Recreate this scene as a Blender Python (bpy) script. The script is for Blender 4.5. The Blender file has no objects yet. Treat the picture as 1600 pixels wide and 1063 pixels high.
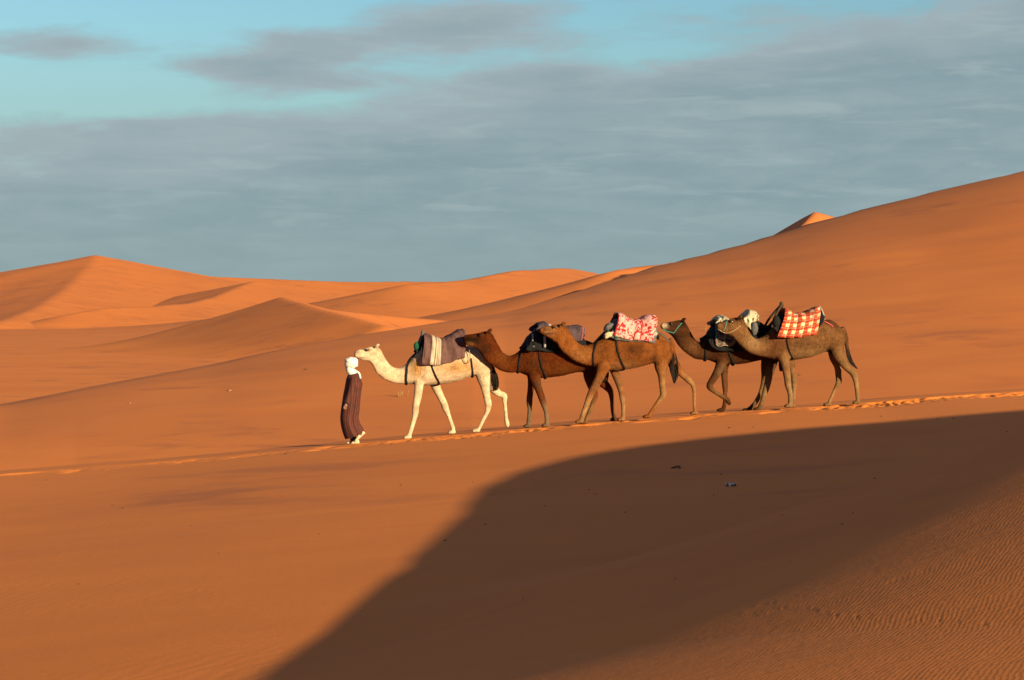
import bpy, math, random
import numpy as np
from mathutils import Vector
from mathutils.bvhtree import BVHTree

scene = bpy.context.scene
COL = scene.collection
R_ = math.radians

# ------------------------------------------------------------------ camera
F = 3111.0; CX = 800.0; HY = 470.0          # focal length and horizon in photo pixels (1600 wide)
cam_d = bpy.data.cameras.new("camera")
cam = bpy.data.objects.new("camera", cam_d); COL.objects.link(cam)
cam_d.sensor_width = 36.0; cam_d.lens = 36.0 * F / 1600.0
cam_d.shift_y = -(531.5 - HY) / 1600.0
cam_d.clip_start = 0.1; cam_d.clip_end = 20000
cam.location = (0, 0, 0); cam.rotation_euler = (R_(90), 0, 0)
scene.camera = cam

# ------------------------------------------------------------------ light
SUN_AZ, SUN_EL = R_(40), R_(12)
SUN_STRENGTH = 5.0
SKY_STRENGTH = 0.10
EXPOSURE = 1.83
LH = np.array([-math.sin(SUN_AZ), math.cos(SUN_AZ)])      # horizontal way the light travels
NH = np.array([math.cos(SUN_AZ), math.sin(SUN_AZ)])
STAN = math.tan(SUN_EL)
sun_d = bpy.data.lights.new("sun", 'SUN'); sun_d.energy = SUN_STRENGTH; sun_d.angle = R_(0.53)
sun_d.color = (1.0, 0.87, 0.56)
sun = bpy.data.objects.new("sun", sun_d); COL.objects.link(sun)
sun.rotation_euler = Vector((LH[0] * math.cos(SUN_EL), LH[1] * math.cos(SUN_EL), -math.sin(SUN_EL))).to_track_quat('-Z', 'Y').to_euler()
sun.location = (30, -30, 30)
vs = scene.view_settings
vs.view_transform = 'Standard'; vs.look = 'None'; vs.exposure = EXPOSURE; vs.gamma = 1.0
vs.use_curve_mapping = False
scene.cycles.max_bounces = 6


class NT:
    """small helper for node trees"""
    def __init__(self, nt):
        self.nt = nt; self.n = nt.nodes; self.l = nt.links
    def node(self, t, **kw):
        o = self.n.new(t)
        for k, v in kw.items():
            setattr(o, k, v)
        return o
    def link(self, a, b):
        self.l.new(a, b)
    def put(self, inp, v):
        if isinstance(v, bpy.types.NodeSocket):
            self.l.new(v, inp)
        else:
            if inp.type == 'RGBA' and len(v) == 3:
                v = (*v, 1)
            inp.default_value = v
    def m(self, op, a, b=0.0, c=0.0, clamp=False):
        o = self.node('ShaderNodeMath', operation=op); o.use_clamp = clamp
        for i, v in enumerate((a, b, c)):
            self.put(o.inputs[i], v)
        return o.outputs[0]
    def sstep(self, v, a, b, lo=0.0, hi=1.0):
        o = self.node('ShaderNodeMapRange', interpolation_type='SMOOTHSTEP')
        for i, k in enumerate((v, a, b, lo, hi)):
            self.put(o.inputs[i], k)
        return o.outputs[0]
    def mix(self, f, a, b, mode='MIX'):
        o = self.node('ShaderNodeMix', data_type='RGBA', blend_type=mode)
        self.put(o.inputs[0], f); self.put(o.inputs[6], a); self.put(o.inputs[7], b)
        return o.outputs[2]
    def noise(self, vec, scale=1.0, detail=4.0, rough=0.5, dist=0.0):
        o = self.node('ShaderNodeTexNoise')
        self.put(o.inputs['Vector'], vec); o.inputs['Scale'].default_value = scale
        o.inputs['Detail'].default_value = detail; o.inputs['Roughness'].default_value = rough
        o.inputs['Distortion'].default_value = dist
        return o.outputs['Fac']
    def xyz(self, x, y, z):
        o = self.node('ShaderNodeCombineXYZ')
        for i, v in enumerate((x, y, z)):
            self.put(o.inputs[i], v)
        return o.outputs[0]
    def sep(self, v):
        o = self.node('ShaderNodeSeparateXYZ'); self.put(o.inputs[0], v)
        return o.outputs
    def attr(self, name):
        o = self.node('ShaderNodeAttribute'); o.attribute_name = name
        return o.outputs
    def bump(self, h, strength, dist, normal=None):
        o = self.node('ShaderNodeBump')
        self.put(o.inputs['Strength'], strength); self.put(o.inputs['Distance'], dist); self.put(o.inputs['Height'], h)
        if normal is not None:
            self.put(o.inputs['Normal'], normal)
        return o.outputs[0]


# ------------------------------------------------------------------ sky
world = bpy.data.worlds.new("World"); scene.world = world; world.use_nodes = True
w = NT(world.node_tree); w.n.clear()
sky = w.node('ShaderNodeTexSky', sky_type='NISHITA'); sky.sun_disc = False
sky.sun_elevation = SUN_EL; sky.sun_rotation = math.atan2(-LH[0], -LH[1])
sky.air_density = 1.0; sky.dust_density = 0.6; sky.ozone_density = 1.5
tc = w.node('ShaderNodeTexCoord').outputs['Generated']
dx, dy, dz = w.sep(tc)
# cloud deck: low flat bands, open towards the upper left
cv = w.xyz(w.m('MULTIPLY', dx, 9.0), w.m('MULTIPLY', dy, 3.0), w.m('MULTIPLY', dz, 44.0))
n1 = w.noise(cv, 1.0, 7.0, 0.55, 0.25)
cv2 = w.xyz(w.m('ADD', w.m('MULTIPLY', dx, 26.0), 4.3), w.m('MULTIPLY', dy, 8.0), w.m('MULTIPLY', dz, 88.0))
n2 = w.noise(cv2, 1.0, 8.0, 0.62, 0.7)
edge = w.m('ADD', w.m('MULTIPLY', w.m('MINIMUM', w.m('MAXIMUM', dx, -0.5), 0.5), 0.17), 0.126)
bias = w.m('MULTIPLY', w.m('SUBTRACT', edge, dz), 8.0)
bias = w.m('MINIMUM', w.m('MAXIMUM', bias, -0.22), 0.6)
def puff(x0, z0, sx, sz, amp, tilt=0.0):          # where the larger banks of cloud stand
    zz = w.m('SUBTRACT', w.m('SUBTRACT', dz, z0), w.m('MULTIPLY', w.m('SUBTRACT', dx, x0), tilt))
    q = w.m('ADD', w.m('POWER', w.m('DIVIDE', w.m('SUBTRACT', dx, x0), sx), 2.0), w.m('POWER', w.m('DIVIDE', zz, sz), 2.0))
    return w.m('MULTIPLY', w.m('POWER', 2.718, w.m('MULTIPLY', q, -1.0)), amp)
for args in ((-.228, .124, .050, .010, .34, .05), (-.115, .126, .030, .011, .24), (-.125, .112, .060, .010, .18, -.1), (-.035, .140, .065, .016, .30, .1), (-.01, .110, .10, .010, .14, .1),
             (.05, .122, .085, .0075, -.26, .06), (-.19, .145, .08, .012, -.10), (.19, .147, .06, .010, -.20), (-.19, .106, .10, .011, -.12, .02), (-.20, .094, .11, .007, -.11, .0), (-.12, .112, .06, .005, .10, -.06), (-.20, .112, .06, .004, .13, .03), (-.085, .102, .03, .004, -.16, .1)):
    bias = w.m('ADD', bias, puff(*args))
dens = w.m('ADD', w.m('ADD', w.m('ADD', w.m('MULTIPLY', n1, .8), .1), bias), w.m('MULTIPLY', w.m('SUBTRACT', n2, 0.5), 0.36))
cover = w.sstep(dens, 0.39, 0.67)
n3 = w.noise(w.xyz(w.m('MULTIPLY', dx, 5.0), w.m('MULTIPLY', dy, 2.0), w.m('ADD', w.m('MULTIPLY', dz, 60.0), 3.7)), 1.0, 5.0, 0.55, 0.3)
tone = w.m('ADD', w.m('MULTIPLY', n3, 0.55), w.m('MULTIPLY', n2, 0.45))
rim = w.m('SUBTRACT', w.sstep(dens, 0.40, 0.56), w.sstep(dens, 0.58, 0.90))
CLOUD_D = (0.067, 0.095, 0.105); CLOUD_L = (0.086, 0.114, 0.122); CLOUD_R = (0.106, 0.125, 0.135)
ccol = w.mix(w.sstep(tone, 0.36, 0.68), CLOUD_D, CLOUD_L)
ccol = w.mix(w.m('MULTIPLY', rim, 0.75), ccol, CLOUD_R)
n4 = w.noise(w.xyz(w.m('ADD', w.m('MULTIPLY', dx, 16.0), 9.1), w.m('MULTIPLY', dy, 6.0), w.m('MULTIPLY', dz, 120.0)), 1.0, 7.0, 0.6, 0.5)
wisp = w.m('MULTIPLY', w.sstep(n4, .50, .72), w.sstep(dz, .012, .05))
ccol = w.mix(w.m('MULTIPLY', wisp, 0.5), ccol, (0.112, 0.138, 0.140))
low = w.sstep(dz, 0.060, 0.0)
ccol = w.mix(w.m('MULTIPLY', low, 0.6), ccol, (0.080, 0.108, 0.110))
up = w.sstep(dz, 0.20, 0.50)                     # overhead, out of view: bluish sky glow added to fill the shadows
blue = w.mix(1.0, sky.outputs[0], (0.255, 0.345, 0.365), 'MULTIPLY')
blue = w.mix(1.0, blue, (SKY_STRENGTH,) * 3, 'MULTIPLY')
haze_w = w.sstep(dz, .15, .07, 0.0, .55)
blue = w.mix(haze_w, blue, (0.085, 0.122, 0.130))
scol = w.mix(w.m('MULTIPLY', cover, 0.95), blue, ccol)
scol = w.mix(up, scol, (0.066, 0.086, 0.156))
bg = w.node('ShaderNodeBackground'); w.put(bg.inputs[0], scol); bg.inputs[1].default_value = 1.0
wo = w.node('ShaderNodeOutputWorld'); w.link(bg.outputs[0], wo.inputs[0])


# ------------------------------------------------------------------ numpy noise
_rng = np.random.RandomState(7)
_perm = _rng.permutation(256); _perm = np.concatenate([_perm, _perm])
_gang = _rng.rand(256) * 2 * math.pi
_gx, _gy = np.cos(_gang), np.sin(_gang)
def pnoise(x, y):
    xi = np.floor(x).astype(int); yi = np.floor(y).astype(int)
    xf = x - xi; yf = y - yi; xi &= 255; yi &= 255
    def g(ix, iy, fx, fy):
        h = _perm[_perm[ix & 255] + (iy & 255)]
        return _gx[h] * fx + _gy[h] * fy
    u = xf * xf * xf * (xf * (xf * 6 - 15) + 10); v = yf * yf * yf * (yf * (yf * 6 - 15) + 10)
    a = g(xi, yi, xf, yf); b = g(xi + 1, yi, xf - 1, yf)
    c = g(xi, yi + 1, xf, yf - 1); d = g(xi + 1, yi + 1, xf - 1, yf - 1)
    return ((a + (b - a) * u) + ((c + (d - c) * u) - (a + (b - a) * u)) * v) * 1.5
def fbm(x, y, o=4, g=0.5):
    s = 0; a = 1.0
    for i in range(o):
        s = s + a * pnoise(x * 2 ** i + 13.7 * i, y * 2 ** i + 7.1 * i); a *= g
    return s


# ------------------------------------------------------------------ terrain
def dep(px):                                  # distance of the camel track along the photo's width
    return 39.5 + (px - 545) * 2 / 795
trk = [(-600, 790), (-300, 765), (0, 740), (150, 729), (250, 722), (400, 708), (545, 694), (638, 685.5), (744, 676.5),
       (855, 667), (908, 662), (1012, 654.5), (1086, 648.5), (1131, 644), (1185, 641.5), (1234, 637.5), (1340, 632),
       (1430, 622), (1600, 612), (2000, 590), (2600, 560)]
TR = np.array([((p - CX) / F * dep(p), dep(p), -(y - HY) / F * dep(p)) for p, y in trk])
rdg = [(-1500, 700, 60), (-600, 665, 68), (0, 638, 82), (150, 605, 89), (330, 573, 97), (450, 546, 103), (560, 525, 108), (680, 505, 113), (800, 487, 119),
       (900, 456, 130), (1000, 424, 142), (1100, 397, 152), (1200, 369, 160), (1320, 334, 168), (1450, 302, 174), (1600, 268, 178), (1900, 215, 182), (2500, 150, 182), (3500, 110, 182)]
RG = np.array([((p - CX) / F, -(y - HY) / F * d, d) for p, y, d in rdg])
_ru = np.linspace(-.75, .9, 1651)
_k = np.exp(-np.linspace(-2, 2, 41) ** 2); _k /= _k.sum()
_rz = np.convolve(np.pad(np.interp(_ru, RG[:, 0], RG[:, 1]), 20, 'edge'), _k, 'valid')
_rd = np.convolve(np.pad(np.interp(_ru, RG[:, 0], RG[:, 2]), 20, 'edge'), _k, 'valid')
_tx = np.linspace(-60, 60, 1201)
_k2 = np.exp(-np.linspace(-2, 2, 41) ** 2); _k2 /= _k2.sum()
_ty = np.convolve(np.pad(np.interp(_tx, TR[:, 0], TR[:, 1]), 20, 'edge'), _k2, 'valid')
_tz = np.convolve(np.pad(np.interp(_tx, TR[:, 0], TR[:, 2]), 20, 'edge'), _k2, 'valid')
_k3 = np.exp(-np.linspace(-2, 2, 121) ** 2); _k3 /= _k3.sum()
_tzw = np.convolve(np.pad(_tz, 60, 'edge'), _k3, 'valid')
def track(x):
    return np.interp(x, _tx, _ty), np.interp(x, _tx, _tz)
FLOOR = -6.0
def base_ground(x, y):
    yt, zt = track(x)
    e = yt - y
    front = zt + 0.0002 * np.clip(e, 0, 60) ** 2
    u = x / np.maximum(y, 20)
    zt2 = np.interp(u * 40, _tx, _tzw)
    zr = np.interp(u, _ru, _rz); ry = np.interp(u, _ru, _rd)
    yv = yt + np.minimum(.28 * (ry - yt), 22)
    zv = zt2 * yv / 40 * 1.07 - np.clip((-.02 - u) * 3.0, 0, .6)
    SH = 1.8                                            # narrow shelf behind the track
    h = yv - yt - SH; t = np.clip((y - yt - SH) / h, 0, 1)
    zs = zt - .032 * np.clip(y - yt, 0, SH)
    zb = (2 * t**3 - 3 * t**2 + 1) * zs + (t**3 - 2 * t**2 + t) * (-0.042 * h) + (-2 * t**3 + 3 * t**2) * zv
    s = np.clip((y - yv) / (ry - yv), 0, 1)
    zz = zv + (zr - zv) * (s * s * (3 - 2 * s) * .45 + s * .55)
    ov = np.clip(y - ry, 0, None)
    zz = zz - np.where(ov < 40, 0.0035 * ov**2, 5.6 + .28 * (ov - 40))
    back = np.where(y < yv, zb, zz)
    return np.where(y < yt, front, np.maximum(back, FLOOR))
# crest of the near dune in sun coordinates: n across the light, q along it
CN = [-20, 0, 5.5, 7.35, 8.0, 8.8, 9.9, 10.6, 11.6, 13.2, 14.4, 16.1, 17.4, 19.1, 21.5, 23.1, 24.55, 26.5, 28.3, 30.4, 34, 45, 70]
CQ = [5.6, 7.0, 7.35, 7.38, 7.38, 7.45, 7.62, 7.79, 8.0, 8.7, 9.25, 10.0, 10.45, 10.6, 10.2, 9.5, 8.6, 7.2, 5.7, 3.6, 0, -8, -20]
CT = [(7.13, -2.592, 11.27), (7.66, -2.591, 11.75), (8.25, -2.591, 12.28), (8.99, -2.593, 12.98), (9.92, -2.596, 13.92), (11.03, -2.6, 15.02),
      (12.17, -2.599, 16.11), (13.57, -2.598, 17.44), (15.02, -2.598, 18.89), (16.5, -2.603, 20.48), (17.85, -2.599, 21.8), (19.11, -2.581, 22.78),
      (20.37, -2.548, 23.5), (21.47, -2.513, 23.98), (23.14, -2.44, 24.23), (24.53, -2.365, 24.1), (26.43, -2.255, 23.61), (28.25, -2.159, 22.94), (30.44, -1.992, 21.78)]
_nn = [-20, 0] + [c[0] for c in CT] + [34, 45, 70]
_zz = [-2.8, -2.25] + [z + STAN * (q - np.interp(n, CN, CQ)) for n, z, q in CT] + [2.6, 4, 6]
def near_dune(x, y):
    n = NH[0] * x + NH[1] * y; q = LH[0] * x + LH[1] * y
    q0 = np.interp(n, CN, CQ); zc = np.interp(n, _nn, _zz)
    d = q - q0
    s = np.interp(n, [0, 10, 12, 14, 16, 30], [.25, .25, .32, .50, .72, .80])
    dp = np.clip(d, 0, None)
    rs = np.interp(n, [11, 16], [1.5, .6])
    lee = zc - STAN * dp - (s - STAN) * (dp - rs * (1 - np.exp(-dp / rs)))
    a = np.clip(-d, 0, 30)
    g = 0.075
    sw = zc + g * a + (STAN - g) * 2.5 * (1 - np.exp(-a / 2.5))
    return np.where(d > 0, lee, sw), d, n
def smax(a, b, k):
    h = np.clip(0.5 + 0.5 * (a - b) / k, 0, 1)
    return b + (a - b) * h + k * h * (1 - h)
def Z(x, y, detail=True):
    x = np.asarray(x, float); y = np.asarray(y, float)
    b = base_ground(x, y)
    nd, d, n = near_dune(x, y)
    z = smax(b, nd, 0.18)
    if detail:
        near = np.exp(-np.clip(y - 45, 0, None) / 40)
        z = z + 0.009 * fbm(x * .16, y * .24 + 3, 3) * near
        far = np.clip((y - 62) / 20, 0, 1) * np.clip((260 - y) / 60, 0, 1)
        z = z + far * (0.13 * fbm(x * .035 + 5, y * .05, 3) + 0.012 * fbm(x * .12, y * .3 + 9, 2))
        yt, _ = track(x); dt = y - yt
        wdt = 0.55 + 0.25 * fbm(x * .5, x * 0 + 2, 2) + .25 * np.clip((x - 3) / 6, 0, 1)
        m = np.exp(-((dt + .55) / wdt) ** 4) * np.clip(-dt / .12, 0, 1)
        m = m * np.clip(0.55 + 0.8 * fbm(x * .6, dt * .8, 2) + .3 * np.clip((x - 3) / 5, 0, 1), 0, 1.4)
        bz = -.035 + (0.026 * pnoise(x * 1.7, y * 2.6) + 0.040 * np.clip(pnoise(x * 6.3 + 3, y * 4.6), -.25, 1) + 0.024 * pnoise(x * 13, y * 11))
        z = z + m * bz * np.clip(.65 + .08 * (x + 4), .30, 1)
        hol = np.clip(pnoise(x * 1.5 + 7, dt * 1.8 + 2) - .28, 0, 1)
        z = z - 0.10 * hol * np.exp(-((dt + .5) / .6) ** 4) * np.clip(-dt / .12, 0, 1)
    return z
def px_ray(px, py):
    return np.array([(px - CX) / F, 1.0, -(py - HY) / F])
def ground_hit(px, py):
    """first point of the ground seen towards a photo pixel"""
    r = px_ray(px, py)
    ys = np.concatenate([np.arange(4, 60, .02), np.arange(60, 300, .2)])
    d = Z(r[0] * ys, ys) - r[2] * ys
    i = int(np.argmax(d > 0))
    return Vector(r * ys[i])
def project(p):
    return CX + F * p[0] / p[1], HY - F * p[2] / p[1]


# ------------------------------------------------------------------ mesh helpers
def mesh_obj(name, verts, faces, mat=None, parent=None, smooth=True):
    me = bpy.data.meshes.new(name)
    me.from_pydata([tuple(v) for v in verts], [], [tuple(f) for f in faces])
    me.update()
    if smooth:
        me.polygons.foreach_set('use_smooth', [True] * len(me.polygons))
    if mat:
        me.materials.append(mat)
    o = bpy.data.objects.new(name, me); COL.objects.link(o)
    if parent:
        o.parent = parent
    return o
def grid_obj(name, X, Y, Zv, mat, attrs=None):
    """big regular sheet from 2-D arrays; wraps nothing"""
    nr, nc = X.shape
    me = bpy.data.meshes.new(name)
    co = np.stack([X, Y, Zv], -1).reshape(-1).astype(np.float32)
    me.vertices.add(nr * nc); me.vertices.foreach_set('co', co)
    i = np.arange(nr - 1)[:, None] * nc + np.arange(nc - 1)[None, :]
    q = np.stack([i, i + 1, i + nc + 1, i + nc], -1).reshape(-1, 4)
    nf = len(q)
    me.loops.add(nf * 4); me.loops.foreach_set('vertex_index', q.reshape(-1).astype(np.int32))
    me.polygons.add(nf); me.polygons.foreach_set('loop_start', (np.arange(nf) * 4).astype(np.int32))
    me.polygons.foreach_set('use_smooth', np.ones(nf, bool))
    me.update(calc_edges=True)
    for k, v in (attrs or {}).items():
        a = me.attributes.new(k, 'FLOAT', 'POINT'); a.data.foreach_set('value', v.reshape(-1).astype(np.float32))
    me.materials.append(mat)
    o = bpy.data.objects.new(name, me); COL.objects.link(o)
    return o
def tag(o, label=None, cat=None, group=None, kind=None):
    if label: o['label'] = label
    if cat: o['category'] = cat
    if group: o['group'] = group
    if kind: o['kind'] = kind
    return o
def empty(name, loc, yaw=0.0):
    o = bpy.data.objects.new(name, None); COL.objects.link(o)
    o.location = loc; o.rotation_euler = (0, 0, yaw); o.empty_display_size = .2
    return o
def new_mat(name):
    m = bpy.data.materials.new(name); m.use_nodes = True
    t = NT(m.node_tree); t.n.clear()
    b = t.node('ShaderNodeBsdfPrincipled'); o = t.node('ShaderNodeOutputMaterial'); t.link(b.outputs[0], o.inputs[0])
    b.inputs['Roughness'].default_value = 0.9
    b.inputs['Specular IOR Level'].default_value = 0.2
    return m, t, b


# ------------------------------------------------------------------ sand
def sand_material():
    m, t, b = new_mat("sand")
    P = t.node('ShaderNodeNewGeometry').outputs['Position']
    x, y, z = t.sep(P)
    big = t.noise(t.xyz(t.m('MULTIPLY', x, .05), t.m('MULTIPLY', y, .12), t.m('MULTIPLY', z, .3)), 1.0, 5, .55, .6)
    mid = t.noise(P, 1.3, 6, .6)
    fine = t.noise(P, 38.0, 4, .65)
    c = t.mix(t.sstep(big, .35, .68), SAND_A, SAND_B)
    c = t.mix(t.m('MULTIPLY', t.sstep(mid, .45, .75), .25), c, SAND_C)
    # dark mineral streaks blown along the slopes
    sv = t.xyz(t.m('ADD', t.m('MULTIPLY', x, .20), t.m('MULTIPLY', z, .25)), t.m('MULTIPLY', y, .30), t.m('MULTIPLY', z, .5))
    st = t.noise(sv, 1.0, 6, .62, .5)
    st = t.m('MULTIPLY', t.sstep(st, .50, .68), t.sstep(t.noise(P, .06, 2, .5), .42, .60))
    c = t.mix(t.m('MULTIPLY', st, .75), c, SAND_D)
    sv2 = t.xyz(t.m('ADD', t.m('MULTIPLY', x, .22), t.m('MULTIPLY', y, -.06)), t.m('MULTIPLY', y, .7), 0.0)
    st2 = t.m('MULTIPLY', t.sstep(t.noise(sv2, 1.0, 6, .6, 1.2), .55, .74), t.sstep(y, 60.0, 40.0))
    c = t.mix(t.m('MULTIPLY', st2, .20), c, SAND_D)
    c = t.mix(t.m('MULTIPLY', t.sstep(fine, .3, .8), .22), c, (SAND_D[0], SAND_D[1], SAND_D[2]))
    c = t.mix(t.m('MULTIPLY', t.sstep(y, 45.0, 66.0, 0.0, 0.30), t.sstep(z, -5.6, -4.2)), c, SAND_D)          # slopes beyond the track: browner sand, darkened to tone down too bright sunlight
    c = t.mix(t.sstep(y, 180.0, 420.0, 0.0, 0.20), c, SAND_D)  # distant dunes darkened in colour as well, against overly bright sunlit faces
    tr = t.attr('trail')[2]
    trn = t.m('MULTIPLY', tr, t.sstep(t.noise(P, 2.6, 4, .65), .38, .60))
    c = t.mix(t.m('MULTIPLY', trn, .8), c, SAND_T)
    t.put(b.inputs['Base Color'], c)
    b.inputs['Roughness'].default_value = .95; b.inputs['Specular IOR Level'].default_value = .08
    # wind ripples on the near dune, then grain
    wob = t.noise(P, 1.1, 3, .5); wob2 = t.noise(P, 6.0, 2, .5)
    ph = t.m('ADD', t.m('MULTIPLY', x, .92), t.m('MULTIPLY', y, -.39))
    ph = t.m('ADD', ph, t.m('ADD', t.m('MULTIPLY', wob, .17), t.m('MULTIPLY', wob2, .018)))
    rip = t.m('SINE', t.m('MULTIPLY', ph, 2 * math.pi / .024))
    rip = t.m('MULTIPLY', t.m('ADD', rip, 1.0), .5)
    rip = t.m('POWER', rip, 1.5)
    amp = t.m('MULTIPLY', t.attr('ripple')[2], t.sstep(t.noise(P, .9, 3, .5), .25, .60, .35, 1.0))
    nb = t.bump(t.m('MULTIPLY', rip, amp), .21, .0014)
    ph2 = t.m('ADD', t.m('ADD', t.m('MULTIPLY', x, .80), t.m('MULTIPLY', y, -.60)), t.m('MULTIPLY', t.noise(P, .7, 4, .55), 1.1))
    rip2 = t.m('MULTIPLY', t.m('ADD', t.m('SINE', t.m('MULTIPLY', ph2, 2 * math.pi / .16)), 1.0), .5)
    amp2 = t.m('MULTIPLY', t.sstep(t.noise(P, .28, 4, .6), .46, .66), t.m('SUBTRACT', 1.0, t.attr('ripple')[2], clamp=True))
    nb = t.bump(t.m('MULTIPLY', rip2, amp2), .22, .006, nb)
    nb = t.bump(t.noise(P, 5.0, 5, .65), .14, .02, nb)
    nb = t.bump(t.noise(P, 17.0, 3, .6), .12, .012, nb)
    nb = t.bump(fine, .10, .01, nb)
    t.put(b.inputs['Normal'], nb)
    return m
SAND_A = (.44, .125, .022); SAND_B = (.40, .111, .020); SAND_C = (.47, .133, .021); SAND_D = (.24, .070, .022); SAND_T = (.53, .140, .016)
SAND = sand_material()

# near ground: one sheet round the camera out to the horizon, finest inside the view
rr = np.concatenate([np.arange(.4, 5, .2), np.arange(5, 14, .05), np.arange(14, 33, .11), np.arange(33, 45, .055), np.arange(45, 135, .35),
                     135 * 1.035 ** np.arange(0, 118)])
an = np.concatenate([np.arange(-180, -16.5, 1.5), np.arange(-16.5, 16.5, .05), np.arange(16.5, 180.01, 1.5)]); an[-1] = 180
an = np.radians(an)
GX = rr[:, None] * np.sin(an)[None, :]; GY = rr[:, None] * np.cos(an)[None, :]
GZ = Z(GX, GY)
_, _d, _n = near_dune(GX, GY)
ripple = np.clip((.6 - _d) / 1.6, 0, 1) * (_d > -30)
_yt, _ = track(GX)
_dt = GY - _yt
trail = np.exp(-((_dt + .15) / 1.0) ** 4) * np.clip(.30 + 1.05 * fbm(GX * .35, GY * .6, 3) + .45 * np.clip((GX - 3) / 5, 0, 1), 0, 1)
# dimples left by a small animal across the rippled dune
def dimple(pts, rad, depth, rim=.5):
    global GZ
    for p in pts:
        r2 = ((GX - p[0]) ** 2 + (GY - p[1]) ** 2) / rad ** 2
        k = r2 < 9
        GZ[k] += depth * (rim * np.exp(-(np.sqrt(r2[k]) - 1.2) ** 2 * 3) - np.exp(-r2[k] * 1.6))
pth = [(1262, 950), (1310, 963), (1360, 966), (1420, 967), (1480, 972), (1555, 978)]
a0 = np.array([ground_hit(*p)[:2] for p in pth])
sg = np.concatenate([[0], np.cumsum(np.linalg.norm(np.diff(a0, axis=0), axis=1))])
dimple([(np.interp(s, sg, a0[:, 0]), np.interp(s, sg, a0[:, 1])) for s in np.arange(0, sg[-1], .045)], .010, .0020)
rnd = random.Random(3)
dimple([ground_hit(1190 + rnd.gauss(0, 32), 950 + rnd.gauss(0, 8))[:2] for _ in range(7)], .014, .002)
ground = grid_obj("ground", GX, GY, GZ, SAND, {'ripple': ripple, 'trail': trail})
tag(ground, "orange sand ground with a trodden camel track and a rippled shaded dune in front", None, None, 'structure')


# ------------------------------------------------------------------ far dunes
def dune(name, ridges, floor, slope, step, label, k=4.0, rough=.25):
    """ridges: polylines of (photo x, photo y, distance); flanks fall from the crest lines"""
    segs = []
    for r in ridges:
        P = np.array([px_ray(a, b) * d for a, b, d in r])
        # refine so that crests run in smooth curves
        tt = np.arange(len(P)); fine = np.linspace(0, len(P) - 1, (len(P) - 1) * 6 + 1)
        Q = np.stack([np.interp(fine, tt, P[:, i]) for i in range(3)], 1)
        for _ in range(3):
            Q[1:-1] = (Q[:-2] + 2 * Q[1:-1] + Q[2:]) / 4
        segs.append(Q)
    allp = np.concatenate(segs)
    mh = (allp[:, 2].max() - floor) / slope * 1.5
    x0, x1 = allp[:, 0].min() - mh, allp[:, 0].max() + mh
    y0, y1 = allp[:, 1].min() - mh, allp[:, 1].max() + mh * .6
    nx = int((x1 - x0) / step) + 1; ny = int((y1 - y0) / step) + 1
    X, Y = np.meshgrid(np.linspace(x0, x1, nx), np.linspace(y0, y1, ny))
    H = np.full(X.shape, -1e9)
    for Q in segs:
        for a, b in zip(Q[:-1], Q[1:]):
            dx_, dy_ = b[0] - a[0], b[1] - a[1]; L2 = dx_ * dx_ + dy_ * dy_ + 1e-9
            t = np.clip(((X - a[0]) * dx_ + (Y - a[1]) * dy_) / L2, 0, 1)
            d = np.hypot(X - a[0] - t * dx_, Y - a[1] - t * dy_)
            hr = a[2] + t * (b[2] - a[2]) - floor
            wd = np.maximum(hr, .01) / slope
            f = np.logaddexp(0, k * (1 - d / wd)) / np.logaddexp(0, k)
            H = np.maximum(H, np.maximum(hr, 0) * f)
    H = H + rough * fbm(X * .03, Y * .03, 3) * np.clip(H / 4, 0, 1)
    Zd = floor - .4 + H
    if floor > FLOOR:                                   # stands on lower sand: carry the skirt down to it
        Zd[0, :] = Zd[-1, :] = FLOOR - .6; Zd[:, 0] = Zd[:, -1] = FLOOR - .6
    o = grid_obj(name, X, Y, Zd, SAND)
    return tag(o, label, None, None, 'structure')
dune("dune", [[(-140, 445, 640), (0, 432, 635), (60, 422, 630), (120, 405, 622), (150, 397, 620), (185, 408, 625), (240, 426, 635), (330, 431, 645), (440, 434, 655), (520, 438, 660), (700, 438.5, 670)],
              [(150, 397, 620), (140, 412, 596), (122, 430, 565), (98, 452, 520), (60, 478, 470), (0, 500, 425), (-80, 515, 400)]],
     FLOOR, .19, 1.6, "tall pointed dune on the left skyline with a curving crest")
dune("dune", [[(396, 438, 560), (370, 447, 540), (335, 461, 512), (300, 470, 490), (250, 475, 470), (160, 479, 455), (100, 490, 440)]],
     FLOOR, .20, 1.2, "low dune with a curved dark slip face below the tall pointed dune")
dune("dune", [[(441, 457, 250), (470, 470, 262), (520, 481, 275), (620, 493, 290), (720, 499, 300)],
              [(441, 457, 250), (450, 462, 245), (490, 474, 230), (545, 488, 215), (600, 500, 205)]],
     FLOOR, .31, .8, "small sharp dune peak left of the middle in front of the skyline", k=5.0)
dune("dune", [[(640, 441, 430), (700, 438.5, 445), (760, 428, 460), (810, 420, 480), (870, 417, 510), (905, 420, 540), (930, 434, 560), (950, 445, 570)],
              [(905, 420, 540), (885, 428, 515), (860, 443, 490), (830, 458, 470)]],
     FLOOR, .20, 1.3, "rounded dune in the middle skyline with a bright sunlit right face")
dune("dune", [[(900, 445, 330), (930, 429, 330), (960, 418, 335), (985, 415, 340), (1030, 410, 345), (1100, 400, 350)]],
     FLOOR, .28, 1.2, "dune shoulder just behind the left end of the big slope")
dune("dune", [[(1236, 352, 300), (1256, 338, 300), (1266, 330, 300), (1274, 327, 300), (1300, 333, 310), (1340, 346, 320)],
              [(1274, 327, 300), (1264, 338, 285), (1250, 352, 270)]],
     2.0, .60, .7, "small dune tip peeking over the big right hand slope", k=7.0)
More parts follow.
